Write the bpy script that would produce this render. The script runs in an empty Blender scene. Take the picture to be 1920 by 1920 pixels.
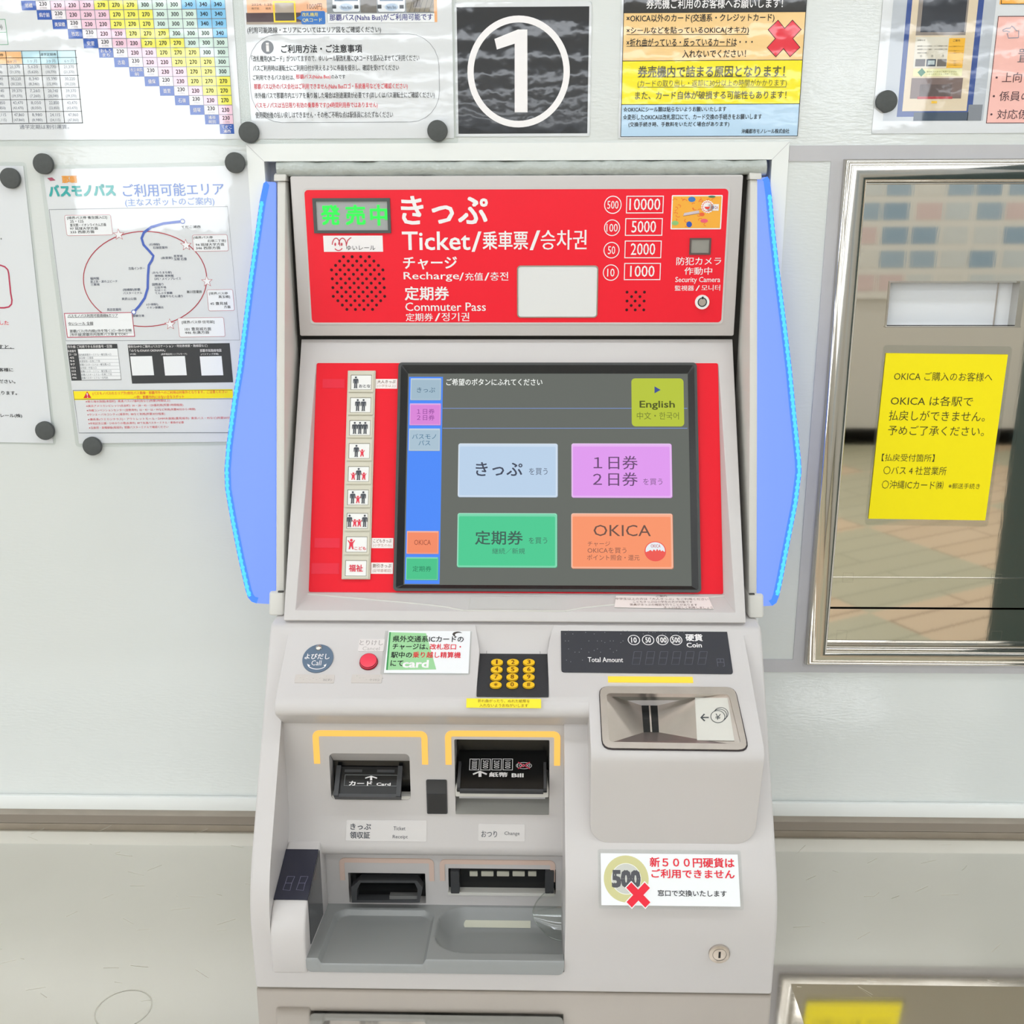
import bpy, bmesh, math, random
import numpy as np
from mathutils import Vector, Matrix

SC = bpy.context.scene
COL = SC.collection
random.seed(7)

# ------------------------------------------------------------------ camera
CAM = np.array([0.0, -1.14, 0.7203355])
YAW, PITCH, ROLL, FOC = -0.0220959, 0.2770633, 0.0026653, 1975.741
def cam_axes():
    cy, sy = math.cos(YAW), math.sin(YAW); cp, sp = math.cos(PITCH), math.sin(PITCH)
    f0 = np.array([sy, cy, 0.]); r0 = np.array([cy, -sy, 0.]); d0 = np.array([0, 0, -1.])
    f = f0 * cp + d0 * sp; d = d0 * cp - f0 * sp
    cr, sr = math.cos(ROLL), math.sin(ROLL)
    return r0 * cr + d * sr, d * cr - r0 * sr, f
CR, CD, CF = cam_axes()
cam_d = bpy.data.cameras.new('camera'); cam = bpy.data.objects.new('camera', cam_d); COL.objects.link(cam)
cam_d.sensor_width = 36; cam_d.lens = FOC / 1920 * 36; cam_d.clip_start = 0.01
cam.matrix_world = Matrix(((CR[0], -CD[0], -CF[0], CAM[0]), (CR[1], -CD[1], -CF[1], CAM[1]), (CR[2], -CD[2], -CF[2], CAM[2]), (0, 0, 0, 1)))
SC.camera = cam

# ------------------------------------------------------------------ world, exposure
wd = bpy.data.worlds.new('daylight'); SC.world = wd; wd.use_nodes = True
wd.node_tree.nodes['Background'].inputs[0].default_value = (0.93, 0.97, 1.0, 1)
WORLD_STRENGTH = 1.25
wd.node_tree.nodes['Background'].inputs[1].default_value = WORLD_STRENGTH
SC.view_settings.view_transform = 'Standard'; SC.view_settings.look = 'None'
SC.view_settings.exposure = 0.0; SC.view_settings.gamma = 1.0; SC.view_settings.use_curve_mapping = False
LAMP_STRENGTH = 7.0
DAYLIGHT = 6.5

# ------------------------------------------------------------------ materials
def lin(h):
    h = h.lstrip('#'); o = []
    for i in (0, 2, 4):
        c = int(h[i:i + 2], 16) / 255
        o.append(c / 12.92 if c <= 0.04045 else ((c + 0.055) / 1.055) ** 2.4)
    return (*o, 1)
MC = {}
def mat(name, col, rough=0.5, metal=0.0, emit=0.0, bump=0, bscale=60, spec=0.5, coat=0, noise=0, nscale=40, stretch=None, bdist=0.001, rnoise=0):
    if name in MC: return MC[name]
    m = bpy.data.materials.new(name); m.use_nodes = True; MC[name] = m
    nt = m.node_tree; b = nt.nodes['Principled BSDF']; c = lin(col)
    b.inputs['Base Color'].default_value = c; b.inputs['Roughness'].default_value = rough; b.inputs['Metallic'].default_value = metal
    b.inputs['Specular IOR Level'].default_value = spec
    if coat: b.inputs['Coat Weight'].default_value = coat; b.inputs['Coat Roughness'].default_value = 0.05
    if emit: b.inputs['Emission Color'].default_value = c; b.inputs['Emission Strength'].default_value = emit
    if bump or noise or rnoise:
        tc = nt.nodes.new('ShaderNodeTexCoord'); mp = nt.nodes.new('ShaderNodeMapping'); nt.links.new(tc.outputs['Object'], mp.inputs[0])
        if stretch: mp.inputs['Scale'].default_value = stretch
    if bump:
        n = nt.nodes.new('ShaderNodeTexNoise'); n.inputs['Scale'].default_value = bscale; n.inputs['Detail'].default_value = 2
        bp = nt.nodes.new('ShaderNodeBump'); bp.inputs['Strength'].default_value = bump; bp.inputs['Distance'].default_value = bdist
        nt.links.new(mp.outputs[0], n.inputs['Vector']); nt.links.new(n.outputs[0], bp.inputs['Height']); nt.links.new(bp.outputs[0], b.inputs['Normal'])
    if noise:
        n = nt.nodes.new('ShaderNodeTexNoise'); n.inputs['Scale'].default_value = nscale; n.inputs['Detail'].default_value = 6
        r = nt.nodes.new('ShaderNodeMix'); r.data_type = 'RGBA'; r.inputs[6].default_value = tuple(x * (1 - noise) for x in c[:3]) + (1,); r.inputs[7].default_value = tuple(min(1, x * (1 + noise)) for x in c[:3]) + (1,)
        nt.links.new(mp.outputs[0], n.inputs['Vector']); nt.links.new(n.outputs[0], r.inputs[0]); nt.links.new(r.outputs[2], b.inputs['Base Color'])
    if rnoise:
        n = nt.nodes.new('ShaderNodeTexNoise'); n.inputs['Scale'].default_value = nscale; n.inputs['Detail'].default_value = 5
        r = nt.nodes.new('ShaderNodeMapRange'); r.inputs[3].default_value = max(0, rough - rnoise); r.inputs[4].default_value = rough + rnoise
        nt.links.new(mp.outputs[0], n.inputs['Vector']); nt.links.new(n.outputs[0], r.inputs[0]); nt.links.new(r.outputs[0], b.inputs['Roughness'])
    return m
def film(name, fac=0.06, rough=0.04, bump=0.5, bscale=120, bdist=0.0006, tint='#FFFFFF', stretch=None):
    m = bpy.data.materials.new(name); m.use_nodes = True; MC[name] = m; nt = m.node_tree
    for n in list(nt.nodes):
        if n.type == 'BSDF_PRINCIPLED': nt.nodes.remove(n)
    out = [n for n in nt.nodes if n.type == 'OUTPUT_MATERIAL'][0]
    t = nt.nodes.new('ShaderNodeBsdfTransparent'); t.inputs[0].default_value = lin(tint)
    g = nt.nodes.new('ShaderNodeBsdfGlossy'); g.inputs['Roughness'].default_value = rough
    mx = nt.nodes.new('ShaderNodeMixShader')
    tc = nt.nodes.new('ShaderNodeTexCoord'); mp = nt.nodes.new('ShaderNodeMapping'); nt.links.new(tc.outputs['Object'], mp.inputs[0])
    if stretch: mp.inputs['Scale'].default_value = stretch
    n = nt.nodes.new('ShaderNodeTexNoise'); n.inputs['Scale'].default_value = bscale; n.inputs['Detail'].default_value = 3
    bp = nt.nodes.new('ShaderNodeBump'); bp.inputs['Strength'].default_value = bump; bp.inputs['Distance'].default_value = bdist
    nt.links.new(mp.outputs[0], n.inputs['Vector']); nt.links.new(n.outputs[0], bp.inputs['Height']); nt.links.new(bp.outputs[0], g.inputs['Normal'])
    mx.inputs[0].default_value = fac; nt.links.new(t.outputs[0], mx.inputs[1]); nt.links.new(g.outputs[0], mx.inputs[2]); nt.links.new(mx.outputs[0], out.inputs[0])
    return m
LAM = [False]                                                      # prints sealed in glossy film while True
def ink(h, rough=0.5):
    if not LAM[0]: return mat('print_' + h.lstrip('#').lower(), h, rough, spec=0.3)
    k = 'laminated_' + h.lstrip('#').lower()
    if k in MC: return MC[k]
    m = mat(k, h, rough, spec=0.2); nt = m.node_tree; b = nt.nodes['Principled BSDF']
    b.inputs['Coat Weight'].default_value = 1.0; b.inputs['Coat Roughness'].default_value = 0.03; b.inputs['Coat IOR'].default_value = 1.55
    g = nt.nodes.new('ShaderNodeNewGeometry'); n = nt.nodes.new('ShaderNodeTexNoise'); n.inputs['Scale'].default_value = 60; n.inputs['Detail'].default_value = 1.5
    n2 = nt.nodes.new('ShaderNodeTexNoise'); n2.inputs['Scale'].default_value = 9; n2.inputs['Detail'].default_value = 1; ad = nt.nodes.new('ShaderNodeMath'); ad.operation = 'MULTIPLY_ADD'; ad.inputs[1].default_value = 6.0
    bp = nt.nodes.new('ShaderNodeBump'); bp.inputs['Strength'].default_value = 0.065; bp.inputs['Distance'].default_value = 0.0008
    nt.links.new(g.outputs['Position'], n.inputs['Vector']); nt.links.new(g.outputs['Position'], n2.inputs['Vector']); nt.links.new(n2.outputs[0], ad.inputs[0]); nt.links.new(n.outputs[0], ad.inputs[2])
    nt.links.new(ad.outputs[0], bp.inputs['Height']); nt.links.new(bp.outputs[0], b.inputs['Coat Normal'])
    return m
def glow(h, s):
    m = mat('glow_%s_%d' % (h.lstrip('#').lower(), int(s * 100)), h, 0.5, emit=s)
    m.node_tree.nodes['Principled BSDF'].inputs['Base Color'].default_value = tuple(x * .12 for x in lin(h)[:3]) + (1,)
    return m
def lit(h):                                                        # a pixel colour of the lit display
    m = mat('display_' + h.lstrip('#').lower(), h, 0.35)
    b = m.node_tree.nodes['Principled BSDF']; b.inputs['Base Color'].default_value = (0.004, 0.004, 0.004, 1)
    b.inputs['Emission Color'].default_value = lin(h); b.inputs['Emission Strength'].default_value = 0.98
    b.inputs['Specular IOR Level'].default_value = 0.15
    return m

# ------------------------------------------------------------------ surfaces: local frames on the real planes
class Fr:
    def __init__(s, O, U, V):
        s.O = np.array(O, float); s.U = np.array(U, float); s.V = np.array(V, float)
        s.U /= np.linalg.norm(s.U); s.V -= s.U * (s.U @ s.V); s.V /= np.linalg.norm(s.V); s.N = np.cross(s.U, s.V)
    def P(s, u, v, w=0.): return s.O + s.U * u + s.V * v + s.N * w
    def loc(s, x, y, w=0.):                                        # where the sight line through (x, y) of the photo meets this surface
        d = CR * ((x - 960) / FOC) + CD * ((y - 960) / FOC) + CF
        O = s.O + s.N * w
        p = CAM + d * (((O - CAM) @ s.N) / (d @ s.N)) - O
        return float(p @ s.U), float(p @ s.V)
    def R(s, x0, y0, x1, y1, w=0.):
        xm, ym = (x0 + x1) / 2, (y0 + y1) / 2
        return s.loc(x0, ym, w)[0], s.loc(xm, y1, w)[1], s.loc(x1, ym, w)[0], s.loc(xm, y0, w)[1]
    def Q(s, tl, tr, br, bl, w=0.):
        a, b, c, d = s.loc(*tl, w), s.loc(*tr, w), s.loc(*br, w), s.loc(*bl, w)
        return (a[0] + d[0]) / 2, (c[1] + d[1]) / 2, (b[0] + c[0]) / 2, (a[1] + b[1]) / 2
def yz(y0, z0, y1, z1): return Fr((0, y0, z0), (1, 0, 0), (0, y1 - y0, z1 - z0))
WALL = yz(0, 0, 0, 1)
def tilted(tl, bl):                                                # a sheet hung slightly crooked on the wall
    a, b = WALL.loc(*tl), WALL.loc(*bl)
    v = np.array([a[0] - b[0], 0, a[1] - b[1]]); v /= np.linalg.norm(v)
    return Fr((b[0], 0, b[1]), (v[2], 0, -v[0]), v)

TXT = {}
TC = bpy.data.curves.new('lettering', 'FONT'); TC.fill_mode = 'FRONT'; TC.resolution_u = 2
TO = bpy.data.objects.new('lettering', TC)
def glyphs(s, bold):
    k = (s, bold)
    if k not in TXT:
        TC.body = s
        me = TO.to_mesh()
        v = np.array([(a.co.x, a.co.y) for a in me.vertices]); f = [tuple(p.vertices) for p in me.polygons]
        TO.to_mesh_clear()
        if bold:
            sh = ((bold, 0), (-bold, 0)) if bold < .011 else ((bold, bold * .8), (-bold, bold * .8), (bold, -bold * .8), (-bold, -bold * .8))
            nv = len(v); f = [tuple(i + j * nv for i in q) for j in range(len(sh)) for q in f]; v = np.concatenate([v + np.array(d) for d in sh])
        TXT[k] = (v, f)
    return TXT[k]

def arc_rect(u0, v0, u1, v1, r, n=6):
    if r <= 0: return [(u0, v0), (u1, v0), (u1, v1), (u0, v1)]
    o = []
    for cx, cy, a in ((u1 - r, v0 + r, -90), (u1 - r, v1 - r, 0), (u0 + r, v1 - r, 90), (u0 + r, v0 + r, 180)):
        for i in range(n + 1):
            t = math.radians(a + 90 * i / n); o.append((cx + r * math.cos(t), cy + r * math.sin(t)))
    return o
def ell(cu, cv, ru, rv=None, n=40, a0=0, a1=360):
    rv = ru if rv is None else rv
    full = a1 - a0 >= 360
    return [(cu + ru * math.cos(math.radians(a0 + (a1 - a0) * i / (n if full else n - 1))), cv + rv * math.sin(math.radians(a0 + (a1 - a0) * i / (n if full else n - 1)))) for i in range(n)]

class MB:
    def __init__(s): s.v = []; s.f = []; s.m = []; s.mats = []
    def mi(s, m):
        if m not in s.mats: s.mats.append(m)
        return s.mats.index(m)
    def add(s, vs, fs, m):
        b = len(s.v); i = s.mi(m); s.v.extend([tuple(map(float, p)) for p in vs])
        for f in fs: s.f.append(tuple(b + k for k in f)); s.m.append(i)
        return s
    def prism(s, fr, o, w0, w1, m):
        n = len(o)
        vs = [fr.P(u, v, w0) for u, v in o] + [fr.P(u, v, w1) for u, v in o]
        fs = [tuple(range(n))[::-1], tuple(range(n, 2 * n))] + [(i, (i + 1) % n, n + (i + 1) % n, n + i) for i in range(n)]
        return s.add(vs, fs, m)
    def flat(s, fr, o, w, m): return s.add([fr.P(u, v, w) for u, v in o], [tuple(range(len(o)))], m)
    def rect(s, fr, b, w0, w1, m, r=0): return s.prism(fr, arc_rect(*b, r), w0, w1, m)
    def frect(s, fr, b, w, m, r=0): return s.flat(fr, arc_rect(*b, r), w, m)
    def ring(s, fr, a, b, w0, w1, m):                              # a outer, b inner outline
        n = len(a)
        vs = [fr.P(*p, w1) for p in a] + [fr.P(*p, w1) for p in b] + [fr.P(*p, w0) for p in a] + [fr.P(*p, w0) for p in b]
        fs = []
        for i in range(n):
            j = (i + 1) % n
            fs += [(i, j, n + j, n + i), (2 * n + i, 2 * n + j, j, i), (n + i, n + j, 3 * n + j, 3 * n + i)]
        return s.add(vs, fs, m)
    def fring(s, fr, a, b, w, m):
        n = len(a); vs = [fr.P(*p, w) for p in a] + [fr.P(*p, w) for p in b]
        return s.add(vs, [(i, (i + 1) % n, n + (i + 1) % n, n + i) for i in range(n)], m)
    def frame(s, fr, b, t, w, m, r=0):                             # outlined rectangle printed flat
        return s.fring(fr, arc_rect(*b, r), arc_rect(b[0] + t, b[1] + t, b[2] - t, b[3] - t, max(0, r - t) if r else 0), w, m)
    def circ(s, fr, c, r, t, w, m, n=40): return s.fring(fr, ell(*c, r, n=n), ell(*c, r - t, n=n), w, m)
    def disc(s, fr, c, r, w, m, rv=None, n=28): return s.flat(fr, ell(*c, r, rv, n), w, m)
    def cyl(s, fr, c, r, w0, w1, m, rv=None, n=32): return s.prism(fr, ell(*c, r, rv, n), w0, w1, m)
    def line(s, fr, pts, t, w, m):
        L = []; Rr = []
        for i, p in enumerate(pts):
            a = pts[max(0, i - 1)]; b = pts[min(len(pts) - 1, i + 1)]
            d = np.array([b[0] - a[0], b[1] - a[1]]); d = d / (np.linalg.norm(d) + 1e-12); nn = np.array([-d[1], d[0]]) * t / 2
            L.append(fr.P(p[0] + nn[0], p[1] + nn[1], w)); Rr.append(fr.P(p[0] - nn[0], p[1] - nn[1], w))
        n = len(pts)
        return s.add(L + Rr, [(n + i, n + i + 1, i + 1, i) for i in range(n - 1)], m)
    def text(s, fr, t, b, w, m, bold=0.0):
        v, f = glyphs(t, bold)
        lo = v.min(0); hi = v.max(0); sz = np.maximum(hi - lo, 1e-6)
        u = b[0] + (v[:, 0] - lo[0]) / sz[0] * (b[2] - b[0]); q = b[1] + (v[:, 1] - lo[1]) / sz[1] * (b[3] - b[1])
        k = len(v) // (1 if not bold else (2 if bold < .011 else 4))
        return s.add([fr.P(u[i], q[i], w + .00002 * (i // k)) for i in range(len(v))], f, m)
    def tp(s, fr, t, px, w, m, bold=0.0): return s.text(fr, t, fr.R(*px), w, m, bold)
    def box(s, x0, x1, y0, y1, z0, z1, m):
        vs = [(x, y, z) for z in (z0, z1) for y in (y0, y1) for x in (x0, x1)]
        return s.add(vs, [(0, 2, 3, 1), (4, 5, 7, 6), (0, 1, 5, 4), (1, 3, 7, 5), (3, 2, 6, 7), (2, 0, 4, 6)], m)
    def xprism(s, o, x0, x1, m):                                   # (Y, Z) outline pushed along X
        n = len(o); vs = [(x0, y, z) for y, z in o] + [(x1, y, z) for y, z in o]
        return s.add(vs, [tuple(range(n)), tuple(range(n, 2 * n))[::-1]] + [(i, n + i, n + (i + 1) % n, (i + 1) % n) for i in range(n)], m)
    def tube(s, pts, r, m, n=12):
        pts = [np.array(p, float) for p in pts]; vs = []; fs = []
        rr = r if isinstance(r, (list, tuple)) else [r] * len(pts)
        for i, p in enumerate(pts):
            d = pts[min(i + 1, len(pts) - 1)] - pts[max(i - 1, 0)]; d /= np.linalg.norm(d)
            a = np.cross(d, (0, 0, 1.0)) if abs(d[2]) < .9 else np.cross(d, (1.0, 0, 0)); a /= np.linalg.norm(a); b = np.cross(d, a)
            for k in range(n):
                t = 2 * math.pi * k / n; vs.append(p + (a * math.cos(t) + b * math.sin(t)) * rr[i])
        for i in range(len(pts) - 1):
            for k in range(n): fs.append((i * n + k, i * n + (k + 1) % n, (i + 1) * n + (k + 1) % n, (i + 1) * n + k))
        fs.append(tuple(range(n))[::-1]); fs.append(tuple(range((len(pts) - 1) * n, len(pts) * n)))
        return s.add(vs, fs, m)
    def dome(s, fr, c, r, h, w, m, n=28, k=6, rv=None):
        rv = r if rv is None else rv; vs = []; fs = []
        for i in range(k):
            a = math.pi / 2 * i / k
            for j in range(n):
                t = 2 * math.pi * j / n; vs.append(fr.P(c[0] + r * math.cos(a) * math.cos(t), c[1] + rv * math.cos(a) * math.sin(t), w + h * math.sin(a)))
        vs.append(fr.P(c[0], c[1], w + h))
        for i in range(k - 1):
            for j in range(n): fs.append((i * n + j, i * n + (j + 1) % n, (i + 1) * n + (j + 1) % n, (i + 1) * n + j))
        for j in range(n): fs.append(((k - 1) * n + j, (k - 1) * n + (j + 1) % n, k * n))
        return s.add(vs, fs, m)
    def mesh(s, name='part'):
        me = bpy.data.meshes.new(name); me.from_pydata(s.v, [], s.f)
        for m in s.mats: me.materials.append(m)
        me.polygons.foreach_set('material_index', s.m); me.update()
        return me
    def clean(s, width=0, seg=2, angle=32, recalc=True):           # weld, fix normals, round the sharp edges
        me = s.mesh(); bm = bmesh.new(); bm.from_mesh(me); bpy.data.meshes.remove(me)
        bmesh.ops.remove_doubles(bm, verts=bm.verts, dist=1e-6)
        if recalc: bmesh.ops.recalc_face_normals(bm, faces=bm.faces)
        if width:
            es = [e for e in bm.edges if len(e.link_faces) == 2 and e.calc_face_angle(0) > math.radians(angle)]
            bmesh.ops.bevel(bm, geom=es, offset=width, offset_type='OFFSET', segments=seg, profile=0.5, affect='EDGES', clamp_overlap=True)
        s.v = [tuple(v.co) for v in bm.verts]; bm.verts.index_update()
        s.f = [tuple(v.index for v in f.verts) for f in bm.faces]; s.m = [f.material_index for f in bm.faces]
        bm.free(); return s
    def cut(s, other, op='DIFFERENCE'):                            # boolean with another builder's solid
        oa = bpy.data.objects.new('a', s.mesh()); ob = bpy.data.objects.new('b', other.mesh())
        COL.objects.link(oa); COL.objects.link(ob)
        md = oa.modifiers.new('b', 'BOOLEAN'); md.operation = op; md.solver = 'EXACT'; md.object = ob
        dg = bpy.context.evaluated_depsgraph_get(); ev = oa.evaluated_get(dg); me = ev.to_mesh()
        s.v = [tuple(v.co) for v in me.vertices]; s.f = [tuple(p.vertices) for p in me.polygons]
        mi = [p.material_index for p in me.polygons]; s.m = [min(i, len(s.mats) - 1) for i in mi]
        ev.to_mesh_clear()
        for o in (oa, ob):
            d = o.data; bpy.data.objects.remove(o); bpy.data.meshes.remove(d)
        return s
    def build(s, name, parent=None, origin=None, smooth=35):
        o = bpy.data.objects.new(name, None if False else bpy.data.meshes.new(name))
        if parent is not None:
            root = parent
            org = np.array(parent.get('_o', (0, 0, 0)), float)
        else:
            a = np.array(s.v); org = np.array(origin) if origin is not None else (a.min(0) + a.max(0)) / 2
        vv = s.v; s.v = [tuple(np.array(p) - org) for p in vv]
        me = s.mesh(name); s.v = vv
        old = o.data; o.data = me; bpy.data.meshes.remove(old)
        if smooth:
            me.polygons.foreach_set('use_smooth', [True] * len(me.polygons)); me.set_sharp_from_angle(angle=math.radians(smooth))
        COL.objects.link(o)
        if parent is not None: o.parent = parent
        else: o.location = org
        o['_o'] = tuple(org)
        return o
def empty(name, loc):
    o = bpy.data.objects.new(name, None); COL.objects.link(o); o.location = loc; o['_o'] = tuple(loc); o.empty_display_size = 0.05
    return o
def tag(o, label, cat, group=None):
    o['label'] = label; o['category'] = cat
    if group: o['group'] = group
    return o
def struct(o): o['kind'] = 'structure'; return o

# ------------------------------------------------------------------ palette
M_wall = mat('white_enamel_panel', '#D8DCD9', 0.06, bump=0.22, bscale=100, bdist=0.0007, noise=0.02, nscale=3, stretch=(1, 1, 4))
M_trim = mat('white_trim', '#E9ECE9', 0.3)
M_seam = mat('grey_seam', '#BEBDBF', 0.55, noise=0.06, nscale=30)
M_seal = mat('brown_sealant', '#A49C90', 0.7, noise=0.2, nscale=60, stretch=(.4, 1, 1))
M_body = mat('machine_grey', '#CBC7C5', 0.38, bump=0.06, bscale=900, bdist=0.0003)
M_bay = M_body
M_pillar = mat('machine_beige', '#D2D0C9', 0.4)
M_dark = mat('gap_dark', '#2B2824', 0.8)
M_black = mat('black_plastic', '#101112', 0.25)
M_charc = mat('charcoal_plastic', '#3C3D3F', 0.45)
M_red = mat('signal_red', '#F2192F', 0.35, spec=.35)
M_fred = mat('signal_red_fascia', '#EA1328', 0.5, spec=.25)
M_tray = mat('tray_grey', '#929493', 0.27)
M_steel = mat('satin_steel', '#C9C0B8', 0.32, metal=1.0, noise=0.1, nscale=60)
M_chrome = mat('polished_steel', '#C9C6C0', 0.09, metal=1.0, bump=0.06, bscale=14, bdist=0.004)
M_shut = mat('shutter_steel', '#DAD5CC', 0.03, metal=1.0, bump=0.02, bscale=300, bdist=0.0002, stretch=(1, 1, .1))
M_paper = mat('white_paper', '#EEF0F1', 0.5)
M_white = mat('white_print', '#F2EFEF', 0.45)
M_film = film('laminate_film')
M_film2 = film('laminate_edge', fac=0.05, bump=0.1, rough=.25, tint='#F4F6F5')
M_clear = film('clear_plastic', fac=0.12, rough=0.1, bump=0.15, bscale=30, tint='#EEF1EE')
K = ink('#1F2126'); RED = ink('#E32338'); BLU = ink('#2A4FA0'); NAVY = ink('#3A3D85')

# ------------------------------------------------------------------ the room
FZ, CZ, XL, XR, YB = -0.87, 1.95, -5.0, 5.0, -15.0
def tiles_material():
    m = bpy.data.materials.new('floor_tiles'); m.use_nodes = True; nt = m.node_tree; b = nt.nodes['Principled BSDF']; b.inputs['Roughness'].default_value = 0.3
    tc = nt.nodes.new('ShaderNodeTexCoord'); mp = nt.nodes.new('ShaderNodeMapping'); mp.inputs['Rotation'].default_value = (0, 0, 0.5); nt.links.new(tc.outputs['Object'], mp.inputs[0])
    ck = nt.nodes.new('ShaderNodeTexChecker'); ck.inputs['Scale'].default_value = 1.3; ck.inputs[1].default_value = lin('#C8AE8F'); ck.inputs[2].default_value = lin('#AFA183')
    br = nt.nodes.new('ShaderNodeTexBrick'); br.inputs['Scale'].default_value = 1.0; br.inputs['Color1'].default_value = lin('#DCC3A5'); br.inputs['Color2'].default_value = lin('#D4BA9A'); br.inputs['Mortar'].default_value = lin('#9C8468'); br.inputs['Mortar Size'].default_value = 0.006; br.inputs['Brick Width'].default_value = 0.9; br.inputs['Row Height'].default_value = 0.15
    ck2 = nt.nodes.new('ShaderNodeTexChecker'); ck2.inputs['Scale'].default_value = 1.1; ck2.inputs[1].default_value = (1, 1, 1, 1); ck2.inputs[2].default_value = (0, 0, 0, 1)
    mx = nt.nodes.new('ShaderNodeMix'); mx.data_type = 'RGBA'; mx.inputs[7].default_value = lin('#A3B39C')
    mul = nt.nodes.new('ShaderNodeMath'); mul.operation = 'MULTIPLY'
    nt.links.new(mp.outputs[0], br.inputs[0]); nt.links.new(mp.outputs[0], ck.inputs[0]); nt.links.new(mp.outputs[0], ck2.inputs[0])
    nt.links.new(ck2.outputs[1], mul.inputs[0]); mul.inputs[1].default_value = 0.55
    nt.links.new(mul.outputs[0], mx.inputs[0]); nt.links.new(br.outputs[0], mx.inputs[6]); nt.links.new(mx.outputs[2], b.inputs['Base Color'])
    return m
struct(MB().box(XL, XR, YB, 0.3, FZ - 0.1, FZ, tiles_material()).build('floor', smooth=0))
struct(MB().box(XL, XR, YB, 0.3, CZ, CZ + 0.1, mat('ceiling_white', '#E9EAE8', 0.7)).build('ceiling', smooth=0))
# wall with the machine recess and the counter window cut through
RX0, RX1, RZ1 = -0.2800, 0.2413, 0.7715
WX0, WX1, WZ0, WZ1 = 0.3138, 0.80, 0.2151, 0.7714
wl = MB().box(XL, XR, 0, 0.08, FZ, CZ, M_wall)
wl.cut(MB().box(RX0 - .004, RX1 + .004, -0.1, 0.2, -0.03, RZ1 + .004, M_wall)).cut(MB().box(WX0 + .006, WX1 - .006, -0.1, 0.2, WZ0 + .006, WZ1 - .006, M_wall))
struct(wl.build('wall_front', smooth=0))
struct(MB().box(XL, XR, 0.19, 0.23, FZ, CZ, mat('recess_grey', '#B9B8B3', 0.7)).build('wall_recess', smooth=0))
# opposite wall, open above
lamp_frame = mat('window_frame_grey', '#9FA3A5', 0.5)
bw = MB().box(XL, XR, -6.3, -6.2, FZ, 1.25, mat('concourse_wall', '#CBC8C0', 0.6))
struct(bw.build('wall_back', smooth=0))
# bright windows of the concourse that glare in the glossy notices
M_day = glow('#F2F8FF', DAYLIGHT)
for k, (x0, x1, z0, z1) in enumerate(((-3.1, -2.05, .62, 1.75), (-1.95, -1.5, 1.32, 1.75), (1.75, 2.5, 1.25, 1.75))):
    w_ = struct(empty('window_%d' % (k + 2), ((x0 + x1) / 2, -6.19, z0)))
    f_ = MB(); f_.box(x0 - .05, x0, -6.195, -6.15, z0 - .05, z1 + .05, lamp_frame).box(x1, x1 + .05, -6.195, -6.15, z0 - .05, z1 + .05, lamp_frame).box(x0, x1, -6.195, -6.15, z0 - .05, z0, lamp_frame).box(x0, x1, -6.195, -6.15, z1, z1 + .05, lamp_frame); f_.build('window_frame', w_, smooth=0)
    MB().box(x0, x1, -6.19, -6.175, z0, z1, M_day).build('pane', w_, smooth=0)
struct(MB().box(XL, XR, -6.215, -6.2, FZ, FZ + 0.12, mat('skirting', '#6D665E', 0.6)).build('baseboard_back', smooth=0))
# ceiling lamps in rows
M_lamp = glow('#F4F9FF', LAMP_STRENGTH)
lamp_body = mat('lamp_housing', '#DADBD9', 0.5)
for k in range(12):
    y = -0.75 - 1.2 * k
    o = empty('ceiling_light', (0, y, CZ))
    tag(o, 'long white fluorescent ceiling light running along the concourse', 'light', 'rows of ceiling lights')
    MB().box(XL + .4, XR - .4, y - .10, y + .10, CZ - .03, CZ, lamp_body).build('housing', o, smooth=0)
    MB().box(XL + .45, XR - .45, y - .085, y + .085, CZ - .045, CZ - .03, M_lamp).build('diffuser', o, smooth=0)
# notice board with timetables on the opposite wall, seen mirrored in the steel shutter
nb = empty('notice_board', (2.2, -6.18, 0.4))
tag(nb, 'wide notice board of blue and grey timetables on the opposite wall', 'board')
M = MB().box(0.9, 4.6, -6.198, -6.17, 0.15, 1.15, mat('board_face', '#D8D6CF', 0.6)); M.build('board', nb, smooth=0)
BF = Fr((0, -6.17, 0), (-1, 0, 0), (0, 0, 1)); M = MB()
rb = random.Random(3)
for i in range(18):
    for j in range(6):
        c = rb.choice(['#8FA6B8', '#C3CACC', '#D2D1CB', '#CFD2D2', '#9DB0BE', '#D0BDBA', '#C9CDCC', '#D6D5CF'])
        u = -4.5 + i * .2 + rb.uniform(0, .02); v = .2 + j * .155
        M.add([BF.P(u + a, v + b, .003) for a, b in ((0, 0), (.17, 0), (.17, .11), (0, .11))], [(0, 1, 2, 3)], ink(c))
M.build('timetable_print', nb, smooth=0)
tag(MB().box(1.585, 2.2, -2.3, -1.7, FZ, CZ, mat('dark_teal_panel', '#2E4647', 0.5)).build('pillar', smooth=0), 'dark teal square pillar standing in the concourse', 'pillar')

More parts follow.
